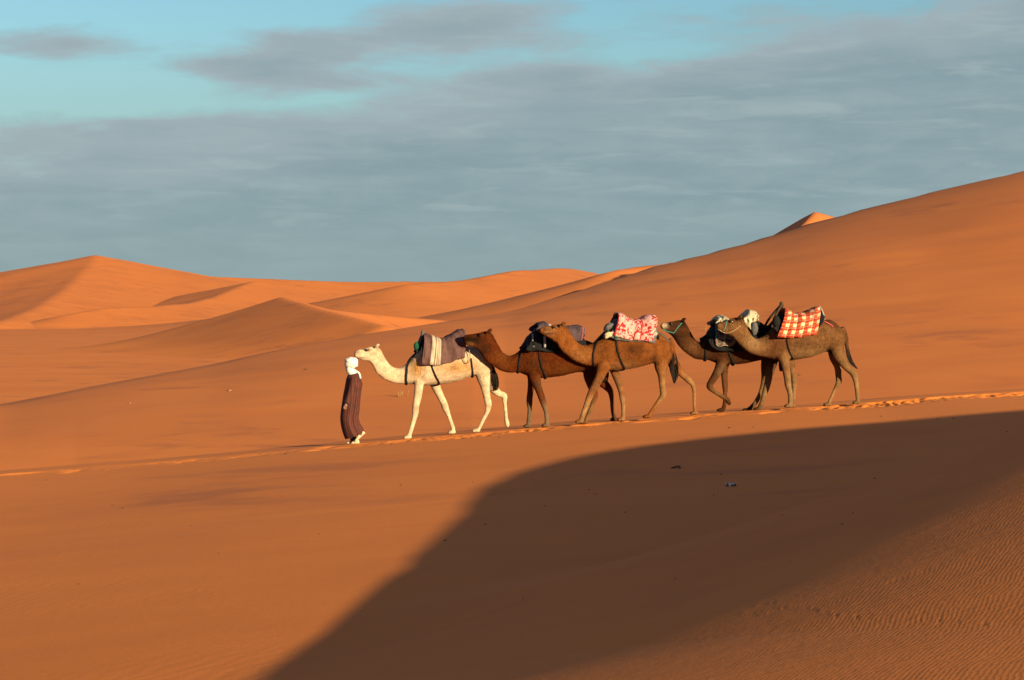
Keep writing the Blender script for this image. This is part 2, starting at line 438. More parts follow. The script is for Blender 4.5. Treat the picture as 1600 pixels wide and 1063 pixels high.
# ------------------------------------------------------------------ frames: a walker's own upright plane, traced in photo pixels
class Frame:
    def __init__(self, px, off, yaw):
        D = dep(px) + off
        self.yaw = yaw
        self.ex = np.array([math.cos(yaw), math.sin(yaw), 0.0]); self.ey = np.array([-math.sin(yaw), math.cos(yaw), 0.0])
        self.o = px_ray(px, 650) * D
        self.o[2] = 0.0
        self.ppm = F / D                                    # photo pixels per metre
    def base(self, py):                                     # put the thing's origin on the ground
        self.o[2] = -(py - HY) / F * self.o[1]
    def at(self, px, py, w=0.0):
        r = px_ray(px, py)
        s = (w + self.o @ self.ey) / (r @ self.ey)
        d = r * s - self.o
        return np.array([d @ self.ex, w, d[2]])
    def to_px(self, p):                                     # local points (n,3) on the mid plane -> photo pixels
        W = self.o + p[:, :1] * self.ex + p[:, 2:3] * np.array([0, 0, 1.0])
        return CX + F * W[:, 0] / W[:, 1], HY - F * W[:, 2] / W[:, 1]
    def world(self, p):
        return self.o + p[0] * self.ex + p[1] * self.ey + np.array([0, 0, p[2]])

class Builder:
    def __init__(self):
        self.v = []; self.f = []
    def ring_loft(self, rings, cap=True):
        n = len(rings[0]); b0 = len(self.v)
        for r in rings:
            self.v += [tuple(p) for p in r]
        for i in range(len(rings) - 1):
            for j in range(n):
                k = (j + 1) % n; a = b0 + i * n
                self.f.append((a + j, a + k, a + n + k, a + n + j))
        if cap:
            for i, fl in ((0, True), (len(rings) - 1, False)):
                c = np.mean(rings[i], axis=0); ci = len(self.v); self.v.append(tuple(c))
                a = b0 + i * n
                for j in range(n):
                    k = (j + 1) % n
                    self.f.append((a + k, a + j, ci) if fl else (a + j, a + k, ci))
    def tube(self, pts, rad, n=10, flat=1.0, side=None):
        """round tube through 3-D points; side = axis along which the section is scaled by flat"""
        P = np.array(pts, float); R = np.broadcast_to(np.array(rad, float), (len(P),))
        rings = []
        for i in range(len(P)):
            t = P[min(i + 1, len(P) - 1)] - P[max(i - 1, 0)]; t /= np.linalg.norm(t) + 1e-9
            s = np.array(side if side is not None else ((0, 1, 0) if abs(t[1]) < .8 else (1, 0, 0)), float)
            s = s - t * (s @ t); s /= np.linalg.norm(s) + 1e-9
            u = np.cross(t, s)
            rings.append([P[i] + R[i] * (math.cos(a) * u + math.sin(a) * s * flat) for a in np.linspace(0, 2 * math.pi, n, endpoint=False)])
        self.ring_loft(rings)
    def ball(self, c, r, n=10, rot=0.0):
        c = np.array(c, float); r = np.array(r, float) * np.ones(3)
        rings = []
        for t in np.linspace(.12, math.pi - .12, n):
            rg = []
            for a in np.linspace(0, 2 * math.pi, n * 2, endpoint=False):
                q = np.array([r[0] * math.cos(t), r[1] * math.sin(t) * math.cos(a), r[2] * math.sin(t) * math.sin(a)])
                q = np.array([q[0] * math.cos(rot) - q[2] * math.sin(rot), q[1], q[0] * math.sin(rot) + q[2] * math.cos(rot)])
                rg.append(c + q)
            rings.append(rg)
        self.ring_loft(rings)
    def obj(self, name, mat, parent=None, smooth=True):
        o = mesh_obj(name, self.v, self.f, mat, parent, smooth)
        return o

def resample(P, k=5):
    """Catmull-Rom through rows"""
    P = np.array(P, float); Q = np.vstack([2 * P[0] - P[1], P, 2 * P[-1] - P[-2]])
    out = []
    for i in range(1, len(Q) - 2):
        for t in np.linspace(0, 1, k, endpoint=False):
            a, b, c, d = Q[i - 1:i + 3]
            out.append(.5 * ((2 * b) + (-a + c) * t + (2 * a - 5 * b + 4 * c - d) * t * t + (-a + 3 * b - 3 * c + d) * t ** 3))
    out.append(P[-1])
    return np.array(out)

def fuse(builder, name, voxel, smooth_it, parent, mat):
    """joins the overlapping solids of a builder into one continuous skin"""
    tmp = builder.obj("skin_source", None)
    r = tmp.modifiers.new("r", 'REMESH'); r.mode = 'VOXEL'; r.voxel_size = voxel; r.use_smooth_shade = True
    s = tmp.modifiers.new("s", 'SMOOTH'); s.factor = .5; s.iterations = smooth_it
    dg = bpy.context.evaluated_depsgraph_get()
    me = bpy.data.meshes.new_from_object(tmp.evaluated_get(dg)); me.name = name
    bpy.data.objects.remove(tmp)
    me.polygons.foreach_set('use_smooth', [True] * len(me.polygons))
    me.materials.clear(); me.materials.append(mat)
    o = bpy.data.objects.new(name, me); COL.objects.link(o)
    if parent: o.parent = parent
    return o
def verts_of(me):
    a = np.empty(len(me.vertices) * 3, np.float32); me.vertices.foreach_get('co', a)
    return a.reshape(-1, 3)
def paint(o, cols):
    a = o.data.color_attributes.new('coat', 'FLOAT_COLOR', 'POINT')
    a.data.foreach_set('color', np.concatenate([cols, np.ones((len(cols), 1))], 1).astype(np.float32).reshape(-1))

CLOTH_K = .50
# ------------------------------------------------------------------ materials of the caravan
def fur_material():
    m, t, b = new_mat("camel_fur")
    c = t.attr('coat')[0]
    oc = t.node('ShaderNodeTexCoord').outputs['Object']
    x, y, z = t.sep(oc)
    hair = t.noise(t.xyz(t.m('MULTIPLY', x, 60.), t.m('MULTIPLY', y, 60.), t.m('MULTIPLY', z, 16.)), 1.0, 4, .65)
    mid = t.noise(oc, 7.0, 4, .6)
    c = t.mix(t.sstep(mid, .35, .68, 0.0, .32), c, (.0, .0, .0), 'MIX')
    c = t.mix(t.sstep(hair, .40, .7, 0.0, .30), c, (0, 0, 0))
    t.put(b.inputs['Base Color'], c)
    nb = t.bump(hair, .45, .02); nb = t.bump(mid, .25, .04, nb)
    t.put(b.inputs['Normal'], nb)
    b.inputs['Specular IOR Level'].default_value = .0; b.inputs['Roughness'].default_value = 1.0
    return m
FUR = fur_material()
def plain(name, col, rough=.85, var=.3, scale=25.0, bump=.25, dist=.01, spec=.04):
    m, t, b = new_mat(name)
    oc = t.node('ShaderNodeTexCoord').outputs['Object']
    n = t.noise(oc, scale, 5, .6)
    c = t.mix(t.sstep(n, .3, .75), col, tuple(k * (1 - var) for k in col))
    t.put(b.inputs['Base Color'], c); t.put(b.inputs['Normal'], t.bump(n, bump, dist))
    b.inputs['Roughness'].default_value = rough; b.inputs['Specular IOR Level'].default_value = spec
    return m
M_EYE = plain("eye_dark", (.012, .008, .006), .12, .1, 20, 0, .001, .5)
M_TUFT = plain("tail_hair", (.018, .011, .008), .8, .5, 60, .6, .02)
M_STRAP = plain("dark_strap", (.010, .008, .007), .8, .4, 60)
M_PAD = plain("black_pad", (.008, .007, .0075), .9, .4, 18, .5, .02)
M_PADGREY = plain("grey_pad", (.07, .060, .055), .9, .4, 18, .5, .02)
M_WOOD = plain("saddle_wood", (.035, .02, .012), .6, .5, 30)
M_METAL = plain("saddle_metal", (.06, .055, .05), .45, .3, 30)
M_GREEN = plain("green_cloth", (.010, .050, .024), .85, .4, 30, .5, .02)
M_CREAM = plain("cream_cloth", (.30, .21, .125), .9, .35, 22, .6, .02)
M_ROPE = plain("rope", (.20, .12, .06), .9, .5, 80, .6, .01)
M_PINK = plain("pink_rope", (.32, .05, .06), .85, .3, 60)
M_TEAL = plain("teal_strap", (.03, .13, .11), .8, .3, 50)
M_PALE = plain("pale_strap", (.19, .17, .14), .8, .3, 50)

def cloth_material(name, fn, bump=.35):
    m, t, b = new_mat(name)
    uv = t.node('ShaderNodeUVMap').outputs[0]
    u, v, _ = t.sep(uv)
    c = fn(t, uv, u, v)
    weave = t.noise(t.xyz(t.m('MULTIPLY', u, 160.), t.m('MULTIPLY', v, 40.), 0.0), 1.0, 3, .6)
    soft = t.noise(uv, 9.0, 4, .55)
    c = t.mix(t.sstep(soft, .35, .75, 0, .25), c, (0, 0, 0))
    c = t.mix(1.0, c, (CLOTH_K,) * 3, 'MULTIPLY')
    t.put(b.inputs['Base Color'], c); b.inputs['Specular IOR Level'].default_value = .03
    nb = t.bump(soft, bump, .03); nb = t.bump(weave, .25, .004, nb)
    t.put(b.inputs['Normal'], nb)
    return m
def bands(t, x, edges):
    """1 inside any of the (a, b) intervals"""
    s = None
    for a, c in edges:
        k = t.m('MULTIPLY', t.m('GREATER_THAN', x, a), t.m('LESS_THAN', x, c))
        s = k if s is None else t.m('MAXIMUM', s, k)
    return s
def pat_striped(t, uv, u, v):
    c = t.mix(bands(t, u, [(.165, .240), (.262, .292), (.305, .375)]), (.138, .066, .055), (.52, .38, .25))
    return t.mix(bands(t, u, [(.252, .262), (.326, .336)]), c, (.20, .10, .07))
def pat_plum(t, uv, u, v):
    c = t.mix(bands(t, u, [(.93, .955), (.975, .99)]), (.092, .056, .060), (.42, .11, .09))
    return t.mix(bands(t, u, [(.24, .30)]), c, (.66, .58, .52))
def pat_red(t, uv, u, v):
    # bold red scrolls and hatching on pale pink
    d = t.noise(uv, 6.0, 2, .5)
    w_ = t.m('SINE', t.m('ADD', t.m('MULTIPLY', u, 46.0), t.m('MULTIPLY', d, 20.0)))
    vo = t.node('ShaderNodeTexVoronoi', feature='DISTANCE_TO_EDGE'); t.put(vo.inputs['Vector'], uv); vo.inputs['Scale'].default_value = 6.5
    e = t.m('MULTIPLY', t.m('LESS_THAN', t.noise(uv, 7.5, 3, .6, 1.5), .40), 1.0)
    vo2 = t.node('ShaderNodeTexVoronoi', feature='F1'); t.put(vo2.inputs['Vector'], uv); vo2.inputs['Scale'].default_value = 6.5
    ring = t.m('MULTIPLY', t.m('GREATER_THAN', t.m('SINE', t.m('ADD', t.m('MULTIPLY', v, 44.0), t.m('MULTIPLY', d, 26.0))), .72), t.m('LESS_THAN', t.noise(uv, 3.3, 2, .5), .50))
    leaf = t.m('MULTIPLY', t.m('GREATER_THAN', w_, .60), t.m('GREATER_THAN', t.noise(uv, 4.0, 2, .5), .50))
    mk = t.m('MAXIMUM', t.m('MAXIMUM', e, ring), leaf)
    mk = t.m('MAXIMUM', mk, bands(t, u, [(-.1, .03), (.52, .545)]))
    c = t.mix(mk, (.66, .34, .28), (.42, .026, .026))
    return c
def pat_plaid(t, uv, u, v):
    def chk(x, per, on):
        return t.m('LESS_THAN', t.m('FRACT', t.m('DIVIDE', x, per)), on)
    a = chk(u, .175, .5); b2 = chk(v, .155, .5)
    both = t.m('MULTIPLY', a, b2); none = t.m('MULTIPLY', t.m('SUBTRACT', 1, a), t.m('SUBTRACT', 1, b2))
    c = t.mix(none, (.62, .070, .016), (.68, .47, .28))
    c = t.mix(both, c, (.30, .035, .022))
    th = t.m('MAXIMUM', chk(t.m('ADD', u, .02), .175, .07), chk(t.m('ADD', v, .03), .0775, .10))
    c = t.mix(t.m('MULTIPLY', th, .7), c, (.68, .48, .30))
    th2 = chk(t.m('ADD', u, .115), .175, .10)
    return t.mix(t.m('MULTIPLY', th2, .6), c, (.60, .07, .02))
def pat_kilim(t, uv, u, v):
    def chk(x, per, on):
        return t.m('LESS_THAN', t.m('FRACT', t.m('DIVIDE', x, per)), on)
    c = t.mix(chk(v, .16, .5), (.055, .050, .045), (.17, .13, .095))
    c = t.mix(t.m('MULTIPLY', chk(u, .11, .45), chk(v, .08, .5)), c, (.20, .055, .045))
    c = t.mix(chk(t.m('ADD', u, .04), .205, .09), c, (.20, .27, .20))
    return t.mix(chk(v, .16, .07), c, (.45, .36, .25))
def pat_dark(t, uv, u, v):
    return t.mix(t.noise(uv, 6.0, 3, .5), (.016, .015, .017), (.034, .028, .028))
def pat_cream(t, uv, u, v):
    st = t.m('LESS_THAN', t.noise(uv, 14.0, 2, .5), .40)
    return t.mix(st, (.52, .42, .27), (.15, .08, .035))

# ------------------------------------------------------------------ camels
COAT_K = .40

def add_fur(body, V, cols, root, seed, n=22000, long=1.0):
    """short hair standing off the hide, longer on hump, neck and shoulders"""
    rs = np.random.RandomState(seed)
    nn = np.empty(len(V) * 3, np.float32); body.data.vertex_normals.foreach_get('vector', nn); nn = nn.reshape(-1, 3)
    idx = rs.choice(len(V), n)
    P = V[idx]; N = nn[idx]
    hgt = np.clip((P[:, 2] - .75) / .5, 0, 1)
    L = long * (.010 + .024 * hgt) * rs.uniform(.6, 1.3, n)
    down = np.tile([.45, 0, -1.0], (n, 1)) + rs.normal(0, .30, (n, 3))
    d = down - N * (down * N).sum(1)[:, None]; d /= np.linalg.norm(d, axis=1)[:, None] + 1e-9
    d = d + N * rs.uniform(.15, .55, n)[:, None]
    sd = np.cross(d, N); sd /= np.linalg.norm(sd, axis=1)[:, None] + 1e-9
    wd = rs.uniform(.0028, .0052, n)[:, None]
    A = P + sd * wd; B = P - sd * wd; C = P + d * L[:, None]
    verts = np.stack([A, B, C], 1).reshape(-1, 3)
    me = bpy.data.meshes.new("fur")
    me.vertices.add(n * 3); me.vertices.foreach_set('co', verts.astype(np.float32).reshape(-1))
    me.loops.add(n * 3); me.loops.foreach_set('vertex_index', np.arange(n * 3, dtype=np.int32))
    me.polygons.add(n); me.polygons.foreach_set('loop_start', (np.arange(n) * 3).astype(np.int32))
    me.update(calc_edges=True); me.materials.append(FUR)
    o = bpy.data.objects.new("fur", me); COL.objects.link(o); o.parent = root
    k = rs.uniform(.84, 1.16, n)[:, None]
    paint(o, np.repeat(np.clip(cols[idx] * k, 0, 1), 3, axis=0))

def make_camel(label, px, off, yaw, spine, legs, tail, tuft, coat, patches, ground_py, eye, ear, bend=(0, 0), tint=(1.08, .85, .66), fur=(22000, 1.0)):
    fr = Frame(px, off, yaw); fr.base(ground_py)
    root = empty("camel", fr.o, yaw)
    tag(root, label, "camel", "camels walking in a line")
    S = fr.ppm
    b = Builder()
    sp = resample([(a, c, d, e, h) for a, c, d, e, h in spine], 5)
    n_head = bend[1]
    rings = []
    for tx, ty, bx, by, hw in sp:
        k = np.clip((n_head - tx) / max(n_head - spine[0][0], 1), 0, 1)
        w = bend[0] * (k * k * (3 - 2 * k))
        T = fr.at(tx, ty, w); B = fr.at(bx, by, w)
        c = (T + B) / 2; a = (T - B) / 2
        rg = []
        for q in np.linspace(0, 2 * math.pi, 22, endpoint=False):
            cq, sq = math.cos(q), math.sin(q)
            e = .92
            rg.append(c + a * math.copysign(abs(cq) ** e, cq) + np.array([0, hw * math.copysign(abs(sq) ** e, sq), 0]))
        rings.append(rg)
    b.ring_loft(rings)
    for side, pts in legs:
        P = resample([(x, y, r) for x, y, r in pts[:-1]], 4)
        n = len(P); pt = []; rd = []
        for i, (x, y, r) in enumerate(P):
            k = i / (n - 1)
            w = side * (.05 + .11 * min(k / .34, 1) ** .8 - .02 * max(0, k - .6))
            pt.append(fr.at(x, y, w)); rd.append(.94 * r / S * (.72 + .28 * min(k / .15, 1)))
        fx, fy = pts[-1][:2]
        fc = fr.at(fx, fy, side * .155)
        toe = pts[-1][2] if len(pts[-1]) > 2 else 0.0       # 1 = foot hanging toe down
        pt.append((pt[-1] + fc) / 2 + np.array([.01, 0, .01])); rd.append(rd[-1] * .95)
        b.tube(pt, rd, 12, .82, (0, 1, 0))
        if toe:
            b.tube([pt[-2], (pt[-2] + fc) / 2, fc, fc + np.array([.01, 0, -.03])], [.042, .05, .045, .02], 10, .95)
        else:
            b.ball(fc + np.array([-.012, 0, .028]), (.085, .075, .042), 9)
            for s2 in (-.03, .03):
                b.ball(fc + np.array([-.06, s2, .02]), (.045, .035, .03), 7)
    tp = [fr.at(x, y, 0.0) for x, y, r in tail]
    b.tube(resample(tp, 4), np.interp(np.linspace(0, 1, (len(tail) - 1) * 4 + 1), np.linspace(0, 1, len(tail)), [r / S for _, _, r in tail]), 10)
    # head: ears, brows, nostrils, lips
    wb = bend[0]
    for s in (-1, 1):
        e0 = fr.at(*ear, wb + s * .06)
        b.tube([e0 + np.array([-.01, 0, -.03]), e0 + np.array([.015, s * .015, .01]), e0 + np.array([.045, s * .03, .030]), e0 + np.array([.065, s * .035, .036])], [.03, .034, .026, .010], 10, .7)
        ey = fr.at(*eye, wb + s * .072)
        b.ball(ey + np.array([.0, 0, .026]), (.045, .022, .018), 7)
        nx = fr.at(spine[1][0], (spine[1][1] * 2 + spine[1][3]) / 3, wb + s * .045)
        b.ball(nx, (.03, .018, .022), 7)
    body = fuse(b, "body", .0125, 8, root, FUR)
    V = verts_of(body.data).astype(float)
    X, Y = fr.to_px(V)
    X = X - V[:, 1] * 0.0
    cols = np.tile(np.array(coat, float), (len(V), 1))
    for (x, y, rx, ry, col, st) in patches:
        k = min(1, st * 1.25) * np.exp(-(((X - x) / rx) ** 2 + ((Y - y) / ry) ** 2) ** 1.3)
        cols += (np.array(col) - cols) * k[:, None]
    paint(body, np.clip(cols * COAT_K * np.array(tint), 0, 1))
    add_fur(body, V, cols * COAT_K * np.array(tint), root, int(px), *fur)
    # eyes
    for s in (-1, 1):
        e = Builder(); p = fr.at(*eye, wb + s * .080); e.ball(p, (.024, .014, .021), 9)
        o = e.obj("eye", M_EYE, root)
    # tail hair
    h = Builder(); rnd = random.Random(int(px))
    P = resample([(x, y, r) for x, y, r in tuft], 3)
    for i in range(95):
        a, c = rnd.uniform(-1, 1), rnd.uniform(-1, 1)
        k0 = rnd.randint(0, max(0, len(P) - 5)); k1 = min(len(P) - 1, k0 + rnd.randint(4, 7))
        h.tube([fr.at(x + a * r, y + rnd.uniform(-.5, .5), c * r / S * .8) for x, y, r in P[k0:k1 + 1]],
               np.linspace(.012, .003, k1 - k0 + 1), 4)
    h.obj("tail_tuft", M_TUFT, root)
    cam_ = dict(fr=fr, root=root, body=body, label=label)
    W = np.array([fr.world(p) for p in V])
    me = body.data
    n = len(me.polygons); lt = np.empty(n * 4, np.int32) if all(len(p.vertices) == 4 for p in me.polygons[:50]) else None
    polys = [tuple(p.vertices) for p in me.polygons]
    cam_['bvh'] = BVHTree.FromPolygons([tuple(p) for p in W], polys)
    cam_['bvhl'] = BVHTree.FromPolygons([tuple(p) for p in V], polys)
    return cam_

def skin_pt(c, px, py, out=.012):
    """the point of the camel's near flank behind a photo pixel, in the camel's own frame"""
    r = Vector(px_ray(px, py)).normalized()
    h = c['bvh'].ray_cast(Vector((0, 0, 0)), r)
    if h[0] is None:
        return c['fr'].at(px, py, -.05)
    p = np.array(h[0]) + np.array(h[1]) * out - c['fr'].o
    f = c['fr']
    return np.array([p @ f.ex, p @ f.ey, p[2]])

def band(c, name, mat, pts, wid, parent, thick=.010, close=True, flat=None):
    """strap that follows the near flank and comes round the far side"""
    near = [skin_pt(c, x, y) for x, y in pts]; wid *= .8
    near = resample(np.array(near), 5)
    far = near[::-1] * np.array([1, -1, 1])
    P = np.vstack([near, far]) if close else near
    if close:                                            # bridge across the chest or belly
        j = len(near); a, d = P[j - 1], P[j]
        mid = []
        for t in np.linspace(.12, .88, 6):
            q = a + (d - a) * t
            mid.append(q + np.array([0, 0, -.03 * math.sin(math.pi * t)]))
        P = np.vstack([near, mid, far])
    N = len(P); rings = []
    for i in range(N):
        t = P[min(i + 1, N - 1)] - P[max(i - 1, 0)]; t /= np.linalg.norm(t) + 1e-9
        nn = np.array([0, P[i][1] if abs(P[i][1]) > .03 else 0.0, -.25]); nn = nn / np.linalg.norm(nn)
        nn = nn - t * (nn @ t); nn /= np.linalg.norm(nn) + 1e-9
        s = np.cross(t, nn)
        rings.append([P[i] + s * wid * a + nn * thick * b for a, b in ((-1, -1), (-1, .6), (-.6, 1), (.6, 1), (1, .6), (1, -1))])
    B = Builder(); B.ring_loft(rings)
    return B.obj(name, mat, parent)

def drape(c, name, mat, stations, parent=None, hw=.34, top=.05, p=2.4, grow=0.0, rows=22, wrinkle=.012, seed=0, near_only=False, thick=.012, hem=.010):
    """cloth hung over the camel's back: stations (xt, yt, xb, yb) give ridge and near hem in photo pixels"""
    fr = c['fr']
    St = resample([s if len(s) == 4 else (s[0], s[1], s[0], s[2]) for s in stations], 6)
    rings = []; U = []; Vv = []
    rs = np.random.RandomState(seed)
    u = 0; last = None
    for i, (xt, yt, xb, yb) in enumerate(St):
        B0 = fr.at(xb, yb, -hw); T = fr.at(xt, yt, 0)
        row = []; vv = []
        acc = 0; prev = None
        ts = np.linspace(-1, 0 if near_only else 1, rows if near_only else rows * 2 - 1)
        for t in ts:
            a = abs(t)                                       # 1 at hem, 0 at ridge
            # superellipse: flank nearly upright, rounded over the top
            ang = (1 - a) * math.pi / 2
            cw = math.cos(ang) ** (2 / p); ch = math.sin(ang) ** (2 / (p * .85))
            wq = math.copysign(max(hw * cw, 0), t) if a > 0 else 0.0
            x = B0[0] + (T[0] - B0[0]) * ch; z = B0[2] + (T[2] - B0[2]) * ch
            q = np.array([x, wq, z])
            if near_only:
                pass
            row.append(q)
            if prev is not None: acc += np.linalg.norm(q - prev)
            prev = q; vv.append(acc)
        mid = row[len(row) // 2 if not near_only else -1]
        if last is not None: u += np.linalg.norm(mid - last) if i else 0
        last = mid
        rings.append(row); U.append(i); Vv.append(vv)
    G = np.array(rings)
    L = np.concatenate([[0], np.cumsum(np.abs(np.diff(G[:, 0, 0])))])
    nr, nc = G.shape[:2]
    # folds: shallow waves running down the flanks, hem a little uneven
    uu = L[:, None] * np.ones((1, nc)); vv = np.array(Vv)
    wv = fbm(uu * 7 + vv * 1.5 + seed * 3.1, vv * 2.4 + seed, 4) * wrinkle * 1.35
    dn = np.sign(G[:, :, 1]); G[:, :, 1] += dn * (wv * .9 + grow)
    G[:, :, 2] += wv * .5 + grow * .6
    G[:, 0, 2] += hem * fbm(L * 9 + seed, L * 0, 2); G[:, -1, 2] += hem * fbm(L * 9 + seed + 5, L * 0, 2) * (0 if near_only else 1)
    verts = list(G.reshape(-1, 3)); faces = []; uvs = []
    for i in range(nr - 1):
        for j in range(nc - 1):
            faces.append((i * nc + j, i * nc + j + 1, (i + 1) * nc + j + 1, (i + 1) * nc + j))
    # thickness: inner copy and rim
    me_n = np.zeros_like(G); gu = np.gradient(G, axis=0); gv = np.gradient(G, axis=1)
    me_n = np.cross(gv, gu); me_n /= np.linalg.norm(me_n, axis=2, keepdims=True) + 1e-9
    cen = np.array([G[:, :, 0].mean(), 0, G[:, :, 2].min()])
    if ((me_n * (G - cen)).sum(2)).mean() < 0: me_n = -me_n
    In = G - me_n * thick
    nv = nr * nc
    verts += list(In.reshape(-1, 3))
    for i in range(nr - 1):
        for j in range(nc - 1):
            faces.append((nv + i * nc + j, nv + (i + 1) * nc + j, nv + (i + 1) * nc + j + 1, nv + i * nc + j + 1))
    rim = [(i, 0) for i in range(nr)] + [(nr - 1, j) for j in range(1, nc)] + [(i, nc - 1) for i in range(nr - 2, -1, -1)] + [(0, j) for j in range(nc - 2, 0, -1)]
    for k in range(len(rim)):
        a = rim[k][0] * nc + rim[k][1]; d = rim[(k + 1) % len(rim)]; d = d[0] * nc + d[1]
        faces.append((a, d, nv + d, nv + a))
    o = mesh_obj(name, verts, faces, mat, parent)
    uvl = o.data.uv_layers.new(name="UVMap")
    UV = np.stack([uu, vv], -1).reshape(-1, 2); UV = np.concatenate([UV, UV])
    li = np.empty(len(o.data.loops), np.int32); o.data.loops.foreach_get('vertex_index', li)
    uvl.data.foreach_set('uv', UV[li].astype(np.float32).reshape(-1))
    return o
def top_level(o, c):
    """a covering laid on a camel is a thing of its own: same frame, no parent"""
    o.location = c['fr'].o; o.rotation_euler = (0, 0, c['fr'].yaw)
    return o
def lump(c, name, mat, x, y, w, r, parent, rot=0.0, seed=1, rough=.15):
    b = Builder(); b.ball(c['fr'].at(x, y, w), r, 12, rot)
    V = np.array(b.v); cen = V.mean(0)
    k = 1 + rough * fbm(V[:, 0] * 9 + seed, V[:, 2] * 9 + V[:, 1] * 7, 3)
    V = cen + (V - cen) * k[:, None]; b.v = [tuple(v) for v in V]
    return b.obj(name, mat, parent)
def wire(c, name, mat, pts, r, parent, n=6):
    b = Builder(); b.tube(resample(np.array([c['fr'].at(*p) for p in pts]), 4), r, n)
    return b.obj(name, mat, parent)
def skin_wire(c, name, mat, pts, r, parent, out=.01):
    b = Builder(); b.tube(resample(np.array([skin_pt(c, x, y, out) for x, y in pts]), 5), r, 6)
    return b.obj(name, mat, parent)
def saddle(c, label, px, py):
    e = empty("saddle", c['fr'].world(c['fr'].at(px, py, 0)), c['fr'].yaw)
    tag(e, label, "saddle", "saddles on the camels")
    return e
def finish(root, c):
    """children were built in the camel's frame: shift them under the saddle's own base"""
    off = np.array(root.location) - c['fr'].o
    loc = np.array([off @ c['fr'].ex, off @ c['fr'].ey, off[2]])
    for ch in root.children:
        V = verts_of(ch.data) - loc.astype(np.float32)
        ch.data.vertices.foreach_set('co', V.reshape(-1)); ch.data.update()
YAW = math.atan2(2 / 795, 40.5 / F)
WHITE = (.70, .55, .38)
PALE = (.46, .32, .18)

def mirror_pole(c, name, mat, pts, r, parent):
    """a saddle bow: near half traced, far half mirrored"""
    a = [c['fr'].at(*p) for p in pts]
    b = [q * np.array([1, -1, 1]) for q in a[::-1]]
    if abs(a[-1][1]) < 1e-6: b = b[1:]
    B = Builder(); B.tube(resample(np.array(a + b), 4), r, 8)
    return B.obj(name, mat, parent)
# ================================================================== first camel: white
c1 = make_camel("cream white camel at the front of the line behind the walking man", 700, .30, YAW,
    [(554, 550, 553.5, 556, .03), (557, 547.5, 556, 559.5, .055), (562, 546, 562, 561.5, .06), (568, 545.5, 569, 563.5, .065),
     (574, 543.5, 576, 565, .08), (581, 541.8, 581, 569, .09), (588, 541.5, 583, 573, .085), (594, 545.5, 585.5, 578, .08),
     (598, 552.5, 588, 583, .08), (602, 560, 593, 587.5, .085), (607.5, 568, 600, 593, .09), (615, 574, 611, 597.8, .10),
     (624, 575, 622, 599.8, .115), (632, 571, 632, 600.3, .14), (640, 563.5, 641, 600.5, .18), (648, 554, 649, 601, .22),
     (658, 547, 658, 602, .25), (670, 541, 670, 602, .28), (685, 534, 688, 600.7, .31), (698, 536, 702, 598.5, .32),
     (712, 540, 716, 595.5, .32), (725, 541, 728, 590.5, .29), (737, 541, 739, 588, .26), (748, 545, 750, 588, .24),
     (758, 553, 758, 588, .20), (765, 565, 763, 586, .13), (767, 572, 766, 580, .05)],
    [(-1, [(656, 578, 13), (655, 590, 10), (654.3, 605, 7.6), (652.5, 620.5, 6.8), (649.5, 635, 5.9), (649, 645, 5.6), (646.8, 656, 4.1), (643, 669, 3.8), (639.5, 680, 3.9), (638, 685.5)]),
     (1, [(678, 582, 12), (678.5, 592, 10), (681, 604, 8), (687, 617, 6.4), (693.5, 630, 5.9), (696, 638, 6), (701, 649, 3.7), (704.7, 660, 3.4), (708, 669.5, 3.6), (707, 677.5)]),
     (-1, [(750, 566, 16), (755, 588, 12.5), (758, 605, 8), (760.5, 620, 6.3), (763, 633, 5.9), (760.5, 645, 3.9), (755, 656, 3.3), (750, 667, 3.0), (745, 675)]),
     (1, [(752, 572, 15), (762, 592, 11), (772, 608, 8), (780, 615.5, 5.6), (788, 618.5, 5.2), (788.5, 629, 3.7), (790, 643, 3.1), (791, 655, 3.3), (793, 665.5, 1)])],
    [(763, 566, 5), (767, 574, 3), (769, 584, 2.5), (771, 594, 2)], [(767, 570, 3), (769.5, 580, 5), (772, 592, 6.5), (774, 602, 5), (775, 610, 3)],
    WHITE, [(649, 575, 12, 16, (.46, .25, .085), .8), (712, 573, 34, 12, (.48, .27, .105), .75), (763, 634, 5, 5, (.5, .34, .2), .5), (752, 598, 5, 14, (.60, .42, .24), .4), (612, 585, 25, 10, (.74, .53, .33), .4), (600, 551, 8, 12, (.60, .38, .19), .5),
            (573, 547, 5, 2.6, (.10, .06, .035), .85), (589, 544, 4, 4, (.48, .34, .2), .7), (557, 550, 4, 3, (.30, .22, .16), .7), (563, 558.5, 8, 1.4, (.30, .20, .13), .8), (580, 552, 6, 7, (.60, .43, .26), .5), (650, 638, 4, 5, (.50, .34, .2), .5), (697, 634, 4, 5, (.5, .38, .25), .5)],
    682, (573.5, 547.2), (588, 541), bend=(-.18, 640), tint=(1.30, 1.11, 1.00), fur=(9000, .6))
s1 = saddle(c1, "dark saddle under the purple blanket with a green pouch on the white camel", 690, 545)
drape(c1, "saddle_pad", M_PAD, [(656, 538, 552), (660, 530, 560), (670, 531, 562), (690, 531, 562), (708, 527, 558), (720, 520, 552)], s1, hw=.31, seed=2)
mirror_pole(c1, "saddle_bow", M_METAL, [(652, 551, -.20), (656, 536, -.10), (660.5, 521, -.02), (660.5, 519, 0)], .022, s1)
lump(c1, "saddle_horn", M_METAL, 660.5, 519.5, 0, (.035, .03, .045), s1)
lump(c1, "pouch", M_GREEN, 650.5, 541, -.16, (.050, .05, .090), s1, -.3, 2, .35)
band(c1, "chest_strap", M_STRAP, [(652, 551), (645, 557), (639.5, 567), (636, 580), (634.5, 592), (635.5, 598.5)], .026, s1)
